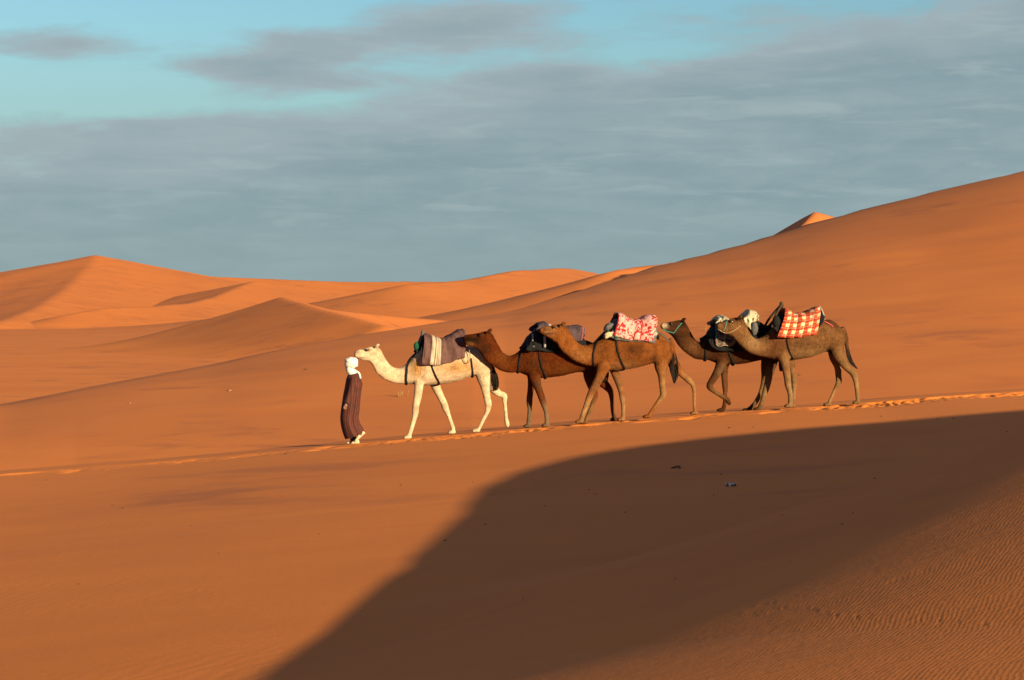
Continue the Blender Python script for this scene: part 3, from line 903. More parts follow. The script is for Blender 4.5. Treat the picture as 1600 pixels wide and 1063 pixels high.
band(c1, "girth_strap", M_STRAP, [(673, 567), (677, 579), (682, 590), (686.5, 599), (680, 602.5), (672, 602)], .018, s1, close=False)
band(c1, "rear_strap", M_STRAP, [(735.5, 560), (737, 572), (738.5, 583), (739, 587)], .022, s1)
finish(s1, c1)
M_B1 = cloth_material("purple_blanket", pat_striped)
bl = drape(c1, "blanket", M_B1, [(661, 521, 659, 569), (664, 521.5, 662, 570.5), (671, 523, 669, 571), (679, 525, 678, 571), (687, 528.5, 688, 570.5), (697, 526, 700, 567.5), (708, 519.5, 711, 564), (717, 514.5, 719, 561.5), (723.5, 513.5, 724, 560), (726, 518, 726, 559)], hw=.365, p=2.9, wrinkle=.03, seed=4)
tag(top_level(bl, c1), "purple brown blanket with cream stripes over the white camel's back", "blanket", "blankets on the camels")
rp = Builder(); f1 = c1['fr']
rp.tube(resample(np.array([f1.at(724, 545, -.33), f1.at(722.5, 556, -.34), f1.at(725, 564, -.345), f1.at(729, 568, -.34), f1.at(733, 565, -.335), f1.at(734.5, 556, -.33), f1.at(732, 545, -.32), f1.at(727, 541, -.31)]), 5), .009, 6)
ro = rp.obj("rope", M_ROPE); tag(top_level(ro, c1), "loop of thin rope hanging behind the purple blanket on the white camel", "rope")

# ================================================================== second camel: dark brown
DK = (.135, .036, .011)
c2 = make_camel("dark chestnut brown camel second in line, its head behind the white camel's rump", 880, .10, YAW,
    [(724, 526, 724, 532, .03), (727, 523.5, 726, 537, .055), (733, 522.5, 732, 540.5, .06), (741, 521.5, 740, 543, .068),
     (749, 520, 748, 548.5, .08), (757, 517.8, 754, 556, .09), (764, 518, 758.5, 562.5, .085), (769, 522, 763, 567, .085),
     (773.5, 530, 768, 570.5, .09), (780, 542, 774, 574, .095), (786.5, 551.5, 783, 579.5, .10), (796, 556, 796, 582.5, .115),
     (805.5, 553, 806, 582, .14), (814, 546.5, 815, 583.5, .18), (823, 538, 825, 588, .22), (834, 532, 836, 590.5, .25),
     (846, 526, 848, 591, .28), (860, 521, 862, 589.5, .31), (875, 523, 878, 587.5, .32), (890, 528, 893, 583.5, .31),
     (903, 531, 905, 581.5, .29), (915, 532, 916, 583, .26), (926, 536, 926, 586, .24), (936, 544, 935, 586, .19),
     (942, 555, 941, 581, .12), (944, 563, 943, 573, .05)],
    [(-1, [(832, 572, 14), (834, 585, 11), (838, 599, 8), (842.5, 610.5, 6.4), (847, 623.6, 5.9), (850, 633, 5), (853.3, 644, 3.9), (854.3, 655, 3.8), (854.5, 662, 4), (854, 667)]),
     (1, [(832, 572, 13), (832, 585, 10), (830.5, 596, 6.5), (829, 610.5, 5.5), (827.5, 622, 5.3), (827.3, 630, 5.2), (827.6, 639, 3.8), (827, 650, 3.8), (826, 661, 4), (825.5, 668)]),
     (-1, [(924, 562, 16), (922, 585, 12), (925, 602, 8.5), (928, 613, 6.5), (929, 620, 5.6), (926, 631, 3.8), (920.5, 645, 3.5), (916.5, 656, 3.8), (913.5, 662)]),
     (1, [(928, 570, 14), (938, 593, 9.5), (948, 604, 7), (954, 612, 5.5), (956, 625, 3.8), (957, 641, 3.4), (959, 651, 3.6), (961, 657.5)])],
    [(941, 556, 4), (944, 568, 3), (945, 578, 2.4), (946, 588, 2)], [(943, 566, 2), (945, 576, 4), (946, 586, 5), (946, 597, 3)],
    DK, [(736, 531, 17, 9, (.035, .018, .011), .8), (752, 546, 12, 12, (.05, .022, .012), .7), (730, 537, 6, 3.2, (.24, .13, .065), .7), (725, 529, 3.5, 4, (.012, .008, .006), .8), (780, 560, 14, 14, (.17, .058, .018), .7), (764, 520, 6, 5, (.05, .025, .014), .6),
         (828, 650, 12, 26, (.20, .155, .115), .8), (853, 650, 12, 26, (.22, .165, .12), .8), (832, 570, 14, 14, (.10, .035, .014), .8), (880, 578, 40, 10, (.17, .06, .018), .6),
         (918, 645, 18, 26, (.26, .17, .09), .7), (957, 640, 12, 22, (.15, .10, .06), .7), (840, 600, 10, 12, (.13, .065, .035), .7)],
    667, (751, 524), (763.5, 517.5), bend=(-.32, 815))
s2 = saddle(c2, "black padded saddle under the plum blanket on the dark brown camel", 865, 540)
drape(c2, "saddle_pad", M_PAD, [(821, 541, 546), (824, 530, 549), (829, 522, 549), (838, 517, 548), (850, 514, 549), (870, 511, 552), (890, 512, 554), (904, 519, 553), (913, 531, 549)], s2, hw=.335, seed=5, wrinkle=.04)
mirror_pole(c2, "saddle_bow", M_METAL, [(824, 545, -.22), (828, 530, -.12), (836, 516, -.02), (836, 514.5, 0)], .02, s2)
lump(c2, "roll", M_PADGREY, 834, 541.5, -.30, (.045, .04, .03), s2)
wire(c2, "strap", M_PALE, [(851, 526, -.335), (851.5, 535, -.362), (851, 543, -.372)], .026, s2)
wire(c2, "strap", M_PALE, [(832, 522, -.29), (832.5, 528, -.335), (832, 533, -.35)], .018, s2)
band(c2, "chest_strap", M_STRAP, [(822, 541), (816, 551), (812.5, 562), (810.5, 573), (810, 580.5)], .024, s2)
band(c2, "girth_strap", M_STRAP, [(842, 548), (843.5, 560), (846, 572), (850, 583), (853, 589.5)], .019, s2)
finish(s2, c2)
M_B2 = cloth_material("plum_blanket", pat_plum)
bl = drape(c2, "blanket", M_B2, [(837.5, 506, 837, 517), (842, 503.5, 842, 519), (849, 503, 849, 521), (857, 507, 858, 522), (872, 510, 873, 525), (886, 509, 887, 528), (898, 508, 899, 532), (906, 509, 907, 533), (911, 511, 911.5, 529), (913, 516, 913, 524)], hw=.365, p=2.6, wrinkle=.03, seed=6)
tag(top_level(bl, c2), "greyish plum blanket folded over the black saddle of the dark brown camel", "blanket", "blankets on the camels")

# ================================================================== third camel: tan brown
TAN = (.285, .105, .032)
c3 = make_camel("tan brown camel in the middle of the line under a red and white cloth", 955, -.25, YAW,
    [(843, 515, 843, 519.5, .03), (846, 512, 846, 521.5, .055), (852, 510, 851, 524.5, .06), (859, 509, 858, 528, .068),
     (866, 508, 864, 532, .08), (873, 506.8, 869.5, 536, .09), (880, 507, 873.5, 543, .085), (886, 510.5, 878, 548.5, .085),
     (891, 519.5, 883, 553, .09), (896, 527.5, 890, 558.5, .095), (901.5, 534, 898, 564, .10), (910, 539.3, 909, 569, .115),
     (920, 539.3, 920, 571.5, .14), (930, 533.5, 930, 574, .18), (939, 526, 941, 579, .22), (950, 519, 952, 579.5, .25),
     (962, 512, 964, 579, .28), (975, 506, 978, 577.5, .31), (990, 506, 993, 575, .32), (1005, 511, 1008, 571, .31),
     (1017, 514.5, 1019, 568, .29), (1027, 518, 1029, 568, .26), (1036, 523, 1037, 568, .24), (1044, 531, 1043, 568, .19),
     (1048, 541, 1046, 563, .12), (1049.5, 548, 1048.5, 556, .05)],
    [(-1, [(945, 556, 16), (943, 569, 13), (939, 584, 9), (933, 597, 7.5), (925, 612, 6.5), (921, 621, 5.9), (915, 636, 4.3), (911, 647, 4), (908.5, 655, 4.1), (906.5, 661)]),
     (1, [(956, 558, 13), (958, 568, 11), (961, 581, 8), (966.5, 597, 6.5), (971, 612, 5.4), (972.3, 621, 5.2), (973.7, 634, 3.8), (974, 646, 3.6), (973.5, 652, 4), (972, 657.5)]),
     (-1, [(1034, 548, 16), (1033, 570, 12.5), (1034.5, 585, 8.2), (1034.5, 598, 5.7), (1035.5, 610, 5.2), (1036, 618, 5.6), (1030, 626.5, 4.2), (1023, 636, 3.6), (1017, 645, 3.5), (1012, 653)]),
     (1, [(1042, 553, 14), (1054, 571, 9.5), (1065, 584, 6.2), (1076, 594, 5.4), (1082.5, 601, 4.7), (1084.7, 613, 3.3), (1084.7, 626, 3.0), (1085, 637, 3.0), (1086, 647.5)])],
    [(1046, 530, 5), (1051, 541, 3.4), (1052.5, 555, 2.8), (1054, 568, 2.4)], [(1050, 545, 2.2), (1052.5, 560, 5), (1053, 574, 7), (1054.5, 588, 5), (1054, 599, 2)],
    TAN, [(985, 546, 17, 12, (.12, .045, .02), .75), (975, 572, 28, 8, (.40, .21, .10), .55), (868, 510, 6, 3, (.14, .075, .04), .7), (852, 517, 10, 8, (.30, .16, .08), .6), (851, 521, 8, 1.4, (.10, .05, .03), .8), (844, 515, 3, 2.5, (.10, .06, .04), .7), (880, 509, 5, 5, (.12, .06, .03), .6),
          (905, 556, 20, 14, (.33, .155, .062), .5), (930, 600, 16, 18, (.20, .105, .055), .6), (966, 598, 12, 20, (.24, .14, .08), .65), (911, 640, 16, 25, (.40, .26, .14), .8), (974, 638, 12, 24, (.36, .23, .13), .8),
          (1034, 615, 16, 40, (.36, .22, .11), .7), (1080, 615, 18, 40, (.38, .235, .12), .75), (1018, 560, 6, 14, (.10, .05, .025), .6), (1046, 536, 4, 12, (.14, .07, .04), .5)],
    657, (867, 511.5), (878.5, 506.8), bend=(-.36, 930))
s3 = saddle(c3, "saddle with grey front pads under the red and white cloth", 990, 525)
drape(c3, "saddle_pad", M_PADGREY, [(952, 514, 527), (957, 503, 529), (963, 497, 531), (975, 498, 533), (990, 504, 534), (1005, 501, 534), (1018, 497, 536), (1024, 508, 536)], s3, hw=.325, seed=8)
lump(c3, "pad_roll", M_PADGREY, 951, 511.5, -.20, (.125, .09, .07), s3, .75, 3, .35)
lump(c3, "pad_roll", M_CREAM, 952.5, 523, -.29, (.115, .06, .055), s3, .45, 5, .45)
lump(c3, "saddle_horn", M_WOOD, 962, 494, 0, (.05, .05, .08), s3)
lump(c3, "buckle", M_GREEN, 962.5, 527, -.345, (.035, .02, .03), s3)
band(c3, "chest_strap", M_STRAP, [(946, 519), (938, 530), (931, 541), (927, 554), (927, 566), (929.5, 572)], .020, s3)
band(c3, "girth_strap", M_STRAP, [(963, 527), (964, 543), (967.5, 557), (972, 568), (975.5, 576), (968, 578.5), (958, 577.5)], .022, s3, close=False)
lump(c3, "tassel", M_PALE, 1024, 522, -.28, (.05, .03, .05), s3, 0, 4, .5)
lump(c3, "tassel", M_STRAP, 1028.5, 527, -.26, (.035, .03, .055), s3, 0, 6, .5)
band(c3, "crupper_strap", M_METAL, [(1024, 519), (1032, 523.5), (1039, 528.5), (1045, 535)], .014, s3, close=False)
finish(s3, c3)
M_B3 = cloth_material("red_printed_cloth", pat_red)
bl = drape(c3, "blanket", M_B3, [(962.5, 491, 959.5, 524), (964, 488.5, 961.5, 525.5), (970, 489, 968, 527.5), (977, 494.5, 976, 529.5), (987, 498.5, 987, 531), (997, 497.5, 997, 532), (1007, 494, 1007, 533), (1015, 491.5, 1015, 534), (1020, 492, 1018.5, 534), (1024, 496, 1020.5, 531)], hw=.365, p=2.8, wrinkle=.03, seed=9)
tag(top_level(bl, c3), "red and white printed cloth laid over the tan camel's saddle", "blanket", "blankets on the camels")

# ================================================================== fourth camel: dark, front leg lifted
DB = (.088, .038, .018)
c4 = make_camel("dark brown camel with a pale muzzle lifting one front leg", 1150, .30, YAW,
    [(1032, 508.5, 1032, 512, .03), (1035, 505, 1035, 514.5, .055), (1041, 504, 1041, 518.5, .06), (1048, 503, 1047, 522.5, .068),
     (1055, 501.5, 1052, 527.5, .08), (1062, 500.3, 1055.5, 533, .09), (1069, 502, 1060, 540, .085), (1074, 509, 1065, 545.5, .085),
     (1078.5, 518, 1071, 551, .09), (1083.5, 527, 1079, 556.5, .095), (1089, 533, 1087, 561, .10), (1097, 534, 1098, 562.3, .12),
     (1105, 528.5, 1107, 563, .15), (1113, 519, 1115, 566, .19), (1122, 513, 1124, 569.5, .23), (1133, 507, 1135, 570, .26),
     (1147, 500, 1150, 569.5, .30), (1162, 500, 1165, 568, .31), (1175, 505, 1178, 565, .30), (1187, 509, 1189, 563, .28),
     (1198, 511, 1199, 565, .26), (1208, 515, 1208, 568, .23), (1216, 523, 1215, 566, .17), (1221, 534, 1219, 559, .10),
     (1222.5, 541, 1221.5, 550, .04)],
    [(-1, [(1128, 552, 15), (1128, 562, 12), (1125, 573, 8.5), (1119, 585, 6.8), (1111.5, 597, 5.8), (1108.5, 604, 5.5), (1114, 610, 4.3), (1122, 615.5, 3.7), (1130, 620.5, 3.9), (1136, 624, 4.4), (1139.8, 631, 1)]),
     (1, [(1133, 558, 12), (1132, 567, 9), (1131.5, 578, 6.8), (1132, 592, 5.4), (1133, 604, 5.2), (1133, 616, 3.6), (1132.5, 629, 3.4), (1131, 637, 3.8), (1127.5, 643)]),
     (-1, [(1205, 545, 16), (1203, 566, 13), (1202.5, 579, 9), (1201, 591, 6.4), (1197.5, 606, 5.6), (1194, 617, 4.6), (1190.5, 629, 4), (1187.5, 636, 4.3), (1185, 641.5)]),
     (1, [(1200, 555, 15), (1197.5, 577, 9.5), (1195, 594, 6.4), (1192, 606, 5.4), (1187, 618, 4.2), (1180, 630, 3.9), (1173, 638, 4.2), (1167, 643)])],
    [(1219, 536, 4), (1222, 548, 3), (1222, 560, 2.4), (1221, 570, 2)], [(1221, 545, 2), (1222, 558, 4), (1221, 570, 4), (1220, 580, 2)],
    DB, [(1036, 508.5, 6, 5.5, (.62, .52, .42), .95), (1066, 505, 6, 6, (.035, .02, .015), .8), (1056, 528, 9, 9, (.05, .026, .018), .7), (1048, 508, 9, 5, (.07, .04, .026), .6), (1080, 545, 14, 14, (.20, .10, .05), .6),
         (1128, 545, 18, 20, (.10, .04, .022), .6), (1125, 580, 12, 14, (.20, .13, .08), .5), (1120, 612, 20, 14, (.23, .13, .07), .6), (1132, 600, 7, 30, (.15, .075, .04), .5), (1195, 610, 20, 34, (.30, .20, .11), .75)],
    643, (1049, 506.5), (1066.5, 500.3), bend=(-.05, 1110))
s4 = saddle(c4, "black padded saddle with a dark woven bag and cream cloths on the fourth camel", 1150, 530)
drape(c4, "saddle_pad", M_PAD, [(1107.5, 526, 531), (1109.5, 520, 539), (1114, 513, 543), (1122, 505, 547), (1135, 500, 549), (1150, 497, 550), (1165, 497, 548), (1178, 500, 544), (1190, 506, 538), (1200, 510, 528)], s4, hw=.335, seed=11, wrinkle=.04)
M_K = cloth_material("woven_bag", pat_kilim)
drape(c4, "woven_bag", M_K, [(1117, 505, 533), (1120, 501, 540), (1126, 499, 541.5), (1133, 498.5, 541), (1142, 498.5, 540.5), (1148, 501, 537), (1150, 504, 531)], s4, hw=.375, seed=12, wrinkle=.035, thick=.025, p=3.0)
M_CR = cloth_material("cream_patterned_cloth", pat_cream)
drape(c4, "cream_cloth", M_CR, [(1117.5, 500, 506), (1119.5, 495, 509), (1124, 493, 508.5), (1130, 494.5, 506.5), (1136, 498.5, 506), (1140, 502, 506)], s4, hw=.31, seed=13, wrinkle=.05, p=2.6)
drape(c4, "cream_cloth", M_CR, [(1161, 495, 499), (1164, 489, 504), (1169, 484.5, 513), (1174, 483.5, 517), (1179, 485, 514), (1182, 490, 507)], s4, hw=.33, seed=14, wrinkle=.05, p=2.6)
lump(c4, "grey_bundle", M_PADGREY, 1179, 514, -.34, (.09, .07, .14), s4)
wire(c4, "strap", M_TEAL, [(1118.5, 504, -.32), (1119, 516, -.385), (1119.5, 530, -.395)], .013, s4)
wire(c4, "strap", M_TEAL, [(1137, 500, -.24), (1137.5, 511, -.375), (1138.5, 524, -.392)], .013, s4)
wire(c4, "strap", M_TEAL, [(1131, 512, -.385), (1136, 519, -.395), (1142, 527, -.40)], .016, s4)
lump(c4, "saddle_horn", M_WOOD, 1113, 507, 0, (.05, .04, .05), s4)
band(c4, "chest_strap", M_STRAP, [(1110, 527), (1105, 536), (1103.5, 546), (1103, 556), (1102.5, 561.5)], .030, s4)
band(c4, "girth_strap", M_STRAP, [(1138, 548), (1141, 556), (1144.5, 564), (1147, 568.5)], .024, s4)
finish(s4, c4)
skin_wire(c4, "halter", M_TEAL, [(1036, 514), (1041, 517), (1048, 519), (1053, 520), (1058, 513), (1065, 505)], .009, c4['root'])

# ================================================================== fifth camel: grey brown, last
GB = (.235, .122, .058)
c5 = make_camel("grey brown camel at the rear of the line under a red plaid blanket", 1245, -.20, YAW,
    [(1119.5, 508, 1119.5, 512.5, .03), (1122.5, 505, 1122, 515.5, .055), (1128, 503.5, 1127, 518, .06), (1135, 501, 1134, 521, .068),
     (1142, 498.5, 1140, 523.5, .08), (1149, 496.3, 1144.5, 526.5, .09), (1156, 496.8, 1148.5, 531, .085), (1161.5, 500.5, 1153.5, 536.5, .085),
     (1166, 508.5, 1158.5, 541.5, .09), (1170, 517, 1164.5, 547, .095), (1175.5, 525.5, 1172.5, 552, .10), (1183, 529.5, 1183, 556, .115),
     (1192, 526.5, 1193, 558, .14), (1200, 519.5, 1202, 560, .18), (1208, 512, 1211, 562.5, .22), (1219, 506, 1222, 563.5, .25),
     (1232, 499, 1235, 563, .28), (1245, 494.5, 1248, 561.5, .31), (1260, 496, 1263, 559, .31), (1275, 499, 1277, 554.5, .29),
     (1287, 500, 1288, 550, .27), (1298, 500.5, 1298, 550, .25), (1307, 507, 1306, 550, .22), (1314, 514, 1312, 548, .17),
     (1318.5, 523, 1316.5, 544, .1), (1320, 530, 1319, 538, .04)],
    [(-1, [(1222, 542, 16), (1222.5, 554, 13), (1226, 566, 8.8), (1228, 577, 7), (1230.5, 592, 6.1), (1231.2, 601, 5.9), (1234, 612.5, 4.5), (1235, 624, 4.2), (1234.8, 631, 4.4), (1233, 636.5)]),
     (1, [(1230, 552, 13), (1233, 563, 9.5), (1237, 576, 7), (1240, 589, 5.6), (1241, 599, 5.1), (1240.5, 611, 3.8), (1240, 623, 3.7), (1240, 631, 3.8), (1239, 636)]),
     (-1, [(1304, 530, 16.5), (1308, 549, 13), (1316, 563, 9.5), (1324, 574, 7), (1333, 583, 6.3), (1337, 595, 4.5), (1339, 610, 3.7), (1340, 622, 3.5), (1339.5, 631.5)]),
     (1, [(1302, 540, 15), (1304.5, 558, 10), (1309, 573, 6.6), (1310, 587, 5.3), (1310.5, 597, 5.2), (1305.5, 607, 3.3), (1300.5, 618, 2.9), (1296, 627.5, 3.0), (1294, 634.5)])],
    [(1315, 512, 4.5), (1321, 524, 3.4), (1323.3, 541, 2.8), (1326, 554, 2.3), (1330, 566, 1.8)], [(1322, 530, 1.6), (1324, 546, 2.5), (1328, 561, 3), (1333, 570, 2.4), (1339, 576, 1.2)],
    GB, [(1172, 535, 16, 14, (.36, .235, .13), .75), (1147, 498, 6, 5, (.05, .03, .02), .75), (1130, 508, 9, 6, (.15, .08, .045), .6), (1140, 512, 7, 5, (.22, .125, .065), .5), (1226, 560, 10, 14, (.30, .18, .095), .6),
         (1212, 535, 14, 22, (.17, .07, .036), .6), (1262, 552, 30, 9, (.33, .21, .115), .7), (1250, 536, 24, 8, (.16, .09, .05), .5), (1300, 505, 12, 8, (.11, .055, .03), .6), (1322, 540, 8, 30, (.10, .055, .03), .6), (1305, 530, 13, 16, (.20, .105, .05), .5),
         (1234, 612, 14, 30, (.36, .25, .15), .75), (1300, 600, 22, 42, (.37, .245, .13), .7), (1338, 600, 16, 40, (.36, .24, .13), .75), (1292, 549, 5, 8, (.03, .02, .015), .9)],
    634, (1143, 502.5), (1155, 496.8), bend=(-.25, 1205))
s5 = saddle(c5, "saddle with a tall front horn and pale rear hoop on the rear camel", 1245, 510)
drape(c5, "saddle_pad", M_PAD, [(1209, 508, 512), (1212, 499, 516), (1218, 492, 522), (1230, 491, 524), (1245, 493, 523), (1262, 490, 520), (1277, 484, 514), (1285, 492, 506)], s5, hw=.32, seed=16)
mirror_pole(c5, "saddle_bow", M_WOOD, [(1206, 512, -.24), (1209, 500, -.17), (1215, 487, -.08), (1220.5, 477, -.01), (1220.5, 476, 0)], .026, s5)
lump(c5, "saddle_horn", M_WOOD, 1221, 477, 0, (.045, .04, .075), s5)
lump(c5, "side_bag", M_STRAP, 1213, 503, -.24, (.09, .07, .13), s5, .2)
mirror_pole(c5, "rear_hoop", M_PALE, [(1288, 500, -.20), (1286.5, 491, -.19), (1283, 483, -.14), (1280, 479.5, -.04), (1280, 479, 0)], .018, s5)
drape(c5, "rear_flap", M_PADGREY, [(1277, 481.5, 500), (1281, 481, 501), (1284.5, 485, 501), (1286.5, 491, 500)], s5, hw=.19, seed=17)
band(c5, "girth_strap", M_STRAP, [(1229, 528), (1231, 540), (1234, 550), (1239, 559.5)], .016, s5)
band(c5, "crupper_strap", M_PINK, [(1280, 500), (1288, 503.5), (1296, 507.5), (1301, 511)], .013, s5, close=False)
finish(s5, c5)
M_B5 = cloth_material("plaid_blanket", pat_plaid)
bl = drape(c5, "blanket", M_B5, [(1223, 484, 1214.5, 526.5), (1225, 481.8, 1217, 527.5), (1232, 484.5, 1226, 528.2), (1240, 489.5, 1237, 528), (1248, 488.5, 1246, 527.3), (1258, 486.5, 1256, 526), (1267, 482.5, 1265, 524.5), (1273, 479.8, 1272, 523.5), (1277, 479, 1276, 522)], hw=.365, p=2.9, wrinkle=.025, seed=18)
tag(top_level(bl, c5), "red and cream plaid blanket over the rear camel's back", "blanket", "blankets on the camels")
skin_wire(c5, "halter", M_TEAL, [(1130, 518), (1133, 511), (1136, 502)], .010, c5['root'])
skin_wire(c5, "halter", M_ROPE, [(1122, 514), (1134, 520), (1146, 517), (1157, 509)], .010, c5['root'])
sh = Builder(); f5 = c5['fr']; sh.tube([f5.at(1293, 545, 0), f5.at(1292.5, 550, 0), f5.at(1291, 553, 0)], [.05, .045, .015], 8); 
# ================================================================== the man leading the line
fp = Frame(549, -.05, YAW); fp.base(694)
man = empty("person", fp.o, YAW)
tag(man, "person in a white turban and long brown striped robe walking ahead of the camels", "person")
SP = fp.ppm
M_SKIN = plain("skin", (.115, .050, .026), .6, .2, 30, .1, .005, .3)
M_TURBAN = plain("turban_cloth", (.40, .36, .31), .9, .12, 30, .5, .02)
M_SHOE = plain("pale_shoe", (.30, .23, .15), .7, .25, 40, .2, .005)
M_TROUSER = plain("dark_trousers", (.022, .022, .026), .9, .3, 40)
# body: one skin from the head to the ankles
b = Builder()
b.ball(fp.at(548.3, 571, 0), (.088, .074, .115), 12)
b.ball(fp.at(543.6, 577, 0), (.045, .05, .05), 8)
b.tube([fp.at(541.8, 571, 0), fp.at(541.0, 574.3, 0), fp.at(542.2, 575.2, 0)], [.012, .019, .012], 8)      # nose
for s in (-1, 1):
    b.ball(fp.at(548.8, 573, s * .076), (.018, .012, .03), 7)                                           # ears
b.tube([fp.at(549.5, 578, 0), fp.at(551, 586, 0), fp.at(551.5, 592, 0)], [.06, .062, .085], 12)
torso = [(551.5, 588, .09, .10), (552, 593, .115, .19), (551.5, 604, .125, .185), (550, 618, .115, .16), (549, 630, .115, .155), (548, 640, .125, .17), (547.5, 648, .12, .165)]
rg = []
for x, y, rx, ry in torso:
    c = fp.at(x, y, 0)
    rg.append([c + np.array([rx * math.cos(a), ry * math.sin(a), 0]) for a in np.linspace(0, 2 * math.pi, 18, endpoint=False)])
b.ring_loft(rg)
legs = {-1: [(549, 642), (551, 657), (555.5, 668), (563.0, 677.5), (565, 680)], 1: [(547, 642), (546.5, 660), (549, 675), (552.5, 688), (552, 690)]}
for s, pts in legs.items():
    b.tube(resample(np.array([fp.at(x, y, s * .09) for x, y in pts]), 3), np.interp(np.linspace(0, 1, 13), [0, .45, .7, 1], [.085, .062, .058, .042]), 12)
arm = {-1: [(553.5, 592, .19), (551, 604, .235), (547.5, 616, .245), (543.5, 626.5, .25), (542.0, 630, .25)], 1: [(552.5, 592, .19), (553, 605, .235), (552, 617, .25), (549, 627, .25), (547.5, 631, .25)]}
for s, pts in arm.items():
    P = np.array([fp.at(x, y, s * wv) for x, y, wv in pts])
    b.tube(P, [.058, .050, .044, .034, .030], 10)
    h0 = P[-1]; d = P[-1] - P[-2]; d /= np.linalg.norm(d)
    b.ball(h0 + d * .045, (.030, .020, .050), 9)
    f_ = np.array([-.55, 0, -.84])
    for i, (o_, L) in enumerate(((-.024, .060), (-.008, .070), (.008, .066), (.022, .052))):
        q = h0 + d * .080 + np.array([o_, 0, 0])
        b.tube([q - d * .02, q + d * L * .5, q + d * L * .5 + np.array([.012, s * -.010, -.012]), q + d * L * .62 + np.array([.026, s * -.014, -.018])], [.0105, .0095, .009, .007], 7)
    q = h0 + d * .035 + np.array([-.022, 0, 0])
    b.tube([q, q + np.array([-.020, s * -.012, -.025]), q + np.array([-.014, s * -.022, -.055])], [.012, .0105, .008], 7)
fuse(b, "body", .0065, 3, man, M_SKIN)
# robe
def robe_mat():
    m, t, bs = new_mat("striped_robe")
    st = t.attr('stripe')[2]
    fr_ = t.m('FRACT', t.m('DIVIDE', st, .047))
    c = t.mix(t.m('MULTIPLY', t.m('GREATER_THAN', fr_, .30), t.m('LESS_THAN', fr_, .68)), (.055, .0118, .0064), (.030, .0068, .0042))
    c = t.mix(t.m('MULTIPLY', t.m('GREATER_THAN', fr_, .92), .7), c, (.066, .018, .010))
    oc = t.node('ShaderNodeTexCoord').outputs['Object']
    n = t.noise(oc, 9.0, 5, .6); c = t.mix(t.sstep(n, .35, .75, 0, .35), c, (0, 0, 0))
    t.put(bs.inputs['Base Color'], c); t.put(bs.inputs['Normal'], t.bump(n, .3, .03))
    return m
M_ROBE = robe_mat()
rings_px = [(544.5, 584, 557, 580, .075), (542.8, 588, 560.5, 585, .15), (541, 593, 563.5, 591, .205), (539, 604, 565.5, 602, .215), (536.6, 616, 564.3, 614, .205), (534.6, 629, 563, 627, .195),
            (532.6, 643, 562, 640, .19), (531.8, 655, 560.5, 652, .19), (533.2, 667, 563, 662, .20), (536.5, 679, 567.5, 669.5, .21), (539.5, 686.5, 569, 674.5, .21)]
RP = resample(rings_px, 6)
b = Builder(); rg = []
for i, (ax, ay, bx, by, hw) in enumerate(RP):
    A = fp.at(ax, ay, 0); B_ = fp.at(bx, by, 0); c = (A + B_) / 2; a_ = (A - B_) / 2
    k = i / (len(RP) - 1); row = []
    for q in np.linspace(0, 2 * math.pi, 56, endpoint=False):
        fold = 1 + (.015 + .085 * k) * math.sin(q * 9 + 1.2 * math.sin(k * 5) + 2 * k) * (0.6 + .4 * math.sin(q * 3 + 1)) + .07 * k * (1 - .4 * k) * math.sin(q * 4 + k * 7.5)
        row.append(c + a_ * math.cos(q) * (1 + .02 * k * math.sin(q * 7)) + np.array([0, hw * math.sin(q) * fold, .006 * k * math.sin(q * 9)]))
    rg.append(row)
b.ring_loft(rg)
for s, pts in arm.items():
    P = resample(np.array([fp.at(x, y, s * wv) for x, y, wv in pts]), 3)
    b.tube(P, np.interp(np.linspace(0, 1, len(P)), [0, .3, .8, 1], [.085, .078, .064, .066]), 14)
b.ball(fp.at(561.5, 601, 0), (.062, .12, .10), 10)
b.ball(fp.at(559, 588, 0), (.07, .11, .05), 10)
robe = fuse(b, "robe", .0075, 2, man, M_ROBE)
V = verts_of(robe.data).astype(float)
cx_ = np.interp(-V[:, 2], -((np.array([ (fp.at(r[0], r[1], 0) + fp.at(r[2], r[3], 0))[2] / 2 for r in rings_px]))), np.array([(fp.at(r[0], r[1], 0) + fp.at(r[2], r[3], 0))[0] / 2 for r in rings_px]))
at = robe.data.attributes.new('stripe', 'FLOAT', 'POINT')
ang = np.arctan2(np.abs(V[:, 1]), -(V[:, 0] - cx_))
arm_near = np.abs(V[:, 1]) > .215
at.data.foreach_set('value', (ang * .19 + .012 * np.sin(V[:, 2] * 6)).astype(np.float32))
# turban and the scarf round face and neck
b = Builder()
b.ball(fp.at(548.6, 567.5, 0), (.122, .112, .122), 14)
for i, (tilt, dzp, R) in enumerate(((.35, 1.5, .106), (-.12, -1.5, .104), (.70, 1.5, .104), (.15, -4.5, .084), (-.45, 2.0, .104))):
    c = fp.at(548.8, 566.5 + dzp, 0); P = []
    for a in np.linspace(0, 2 * math.pi, 29):
        P.append(c + np.array([R * math.cos(a), R * .96 * math.sin(a), R * math.cos(a) * math.tan(tilt) * .55 + .012 * math.sin(a * 2 + i)]))
    b.tube(P, .030 + .004 * np.sin(np.linspace(0, 9, 29) + i), 8)
tb = fuse(b, "turban", .008, 2, man, M_TURBAN)
b = Builder()
sc_ = [(541.2, 572.0, 547.5, 570.5, .06), (540.4, 576.5, 551, 574, .082), (541.0, 581, 555.5, 577.5, .09), (543.0, 584.5, 557.5, 580.5, .105), (543.8, 587.5, 558.5, 583.5, .12)]
rg = []
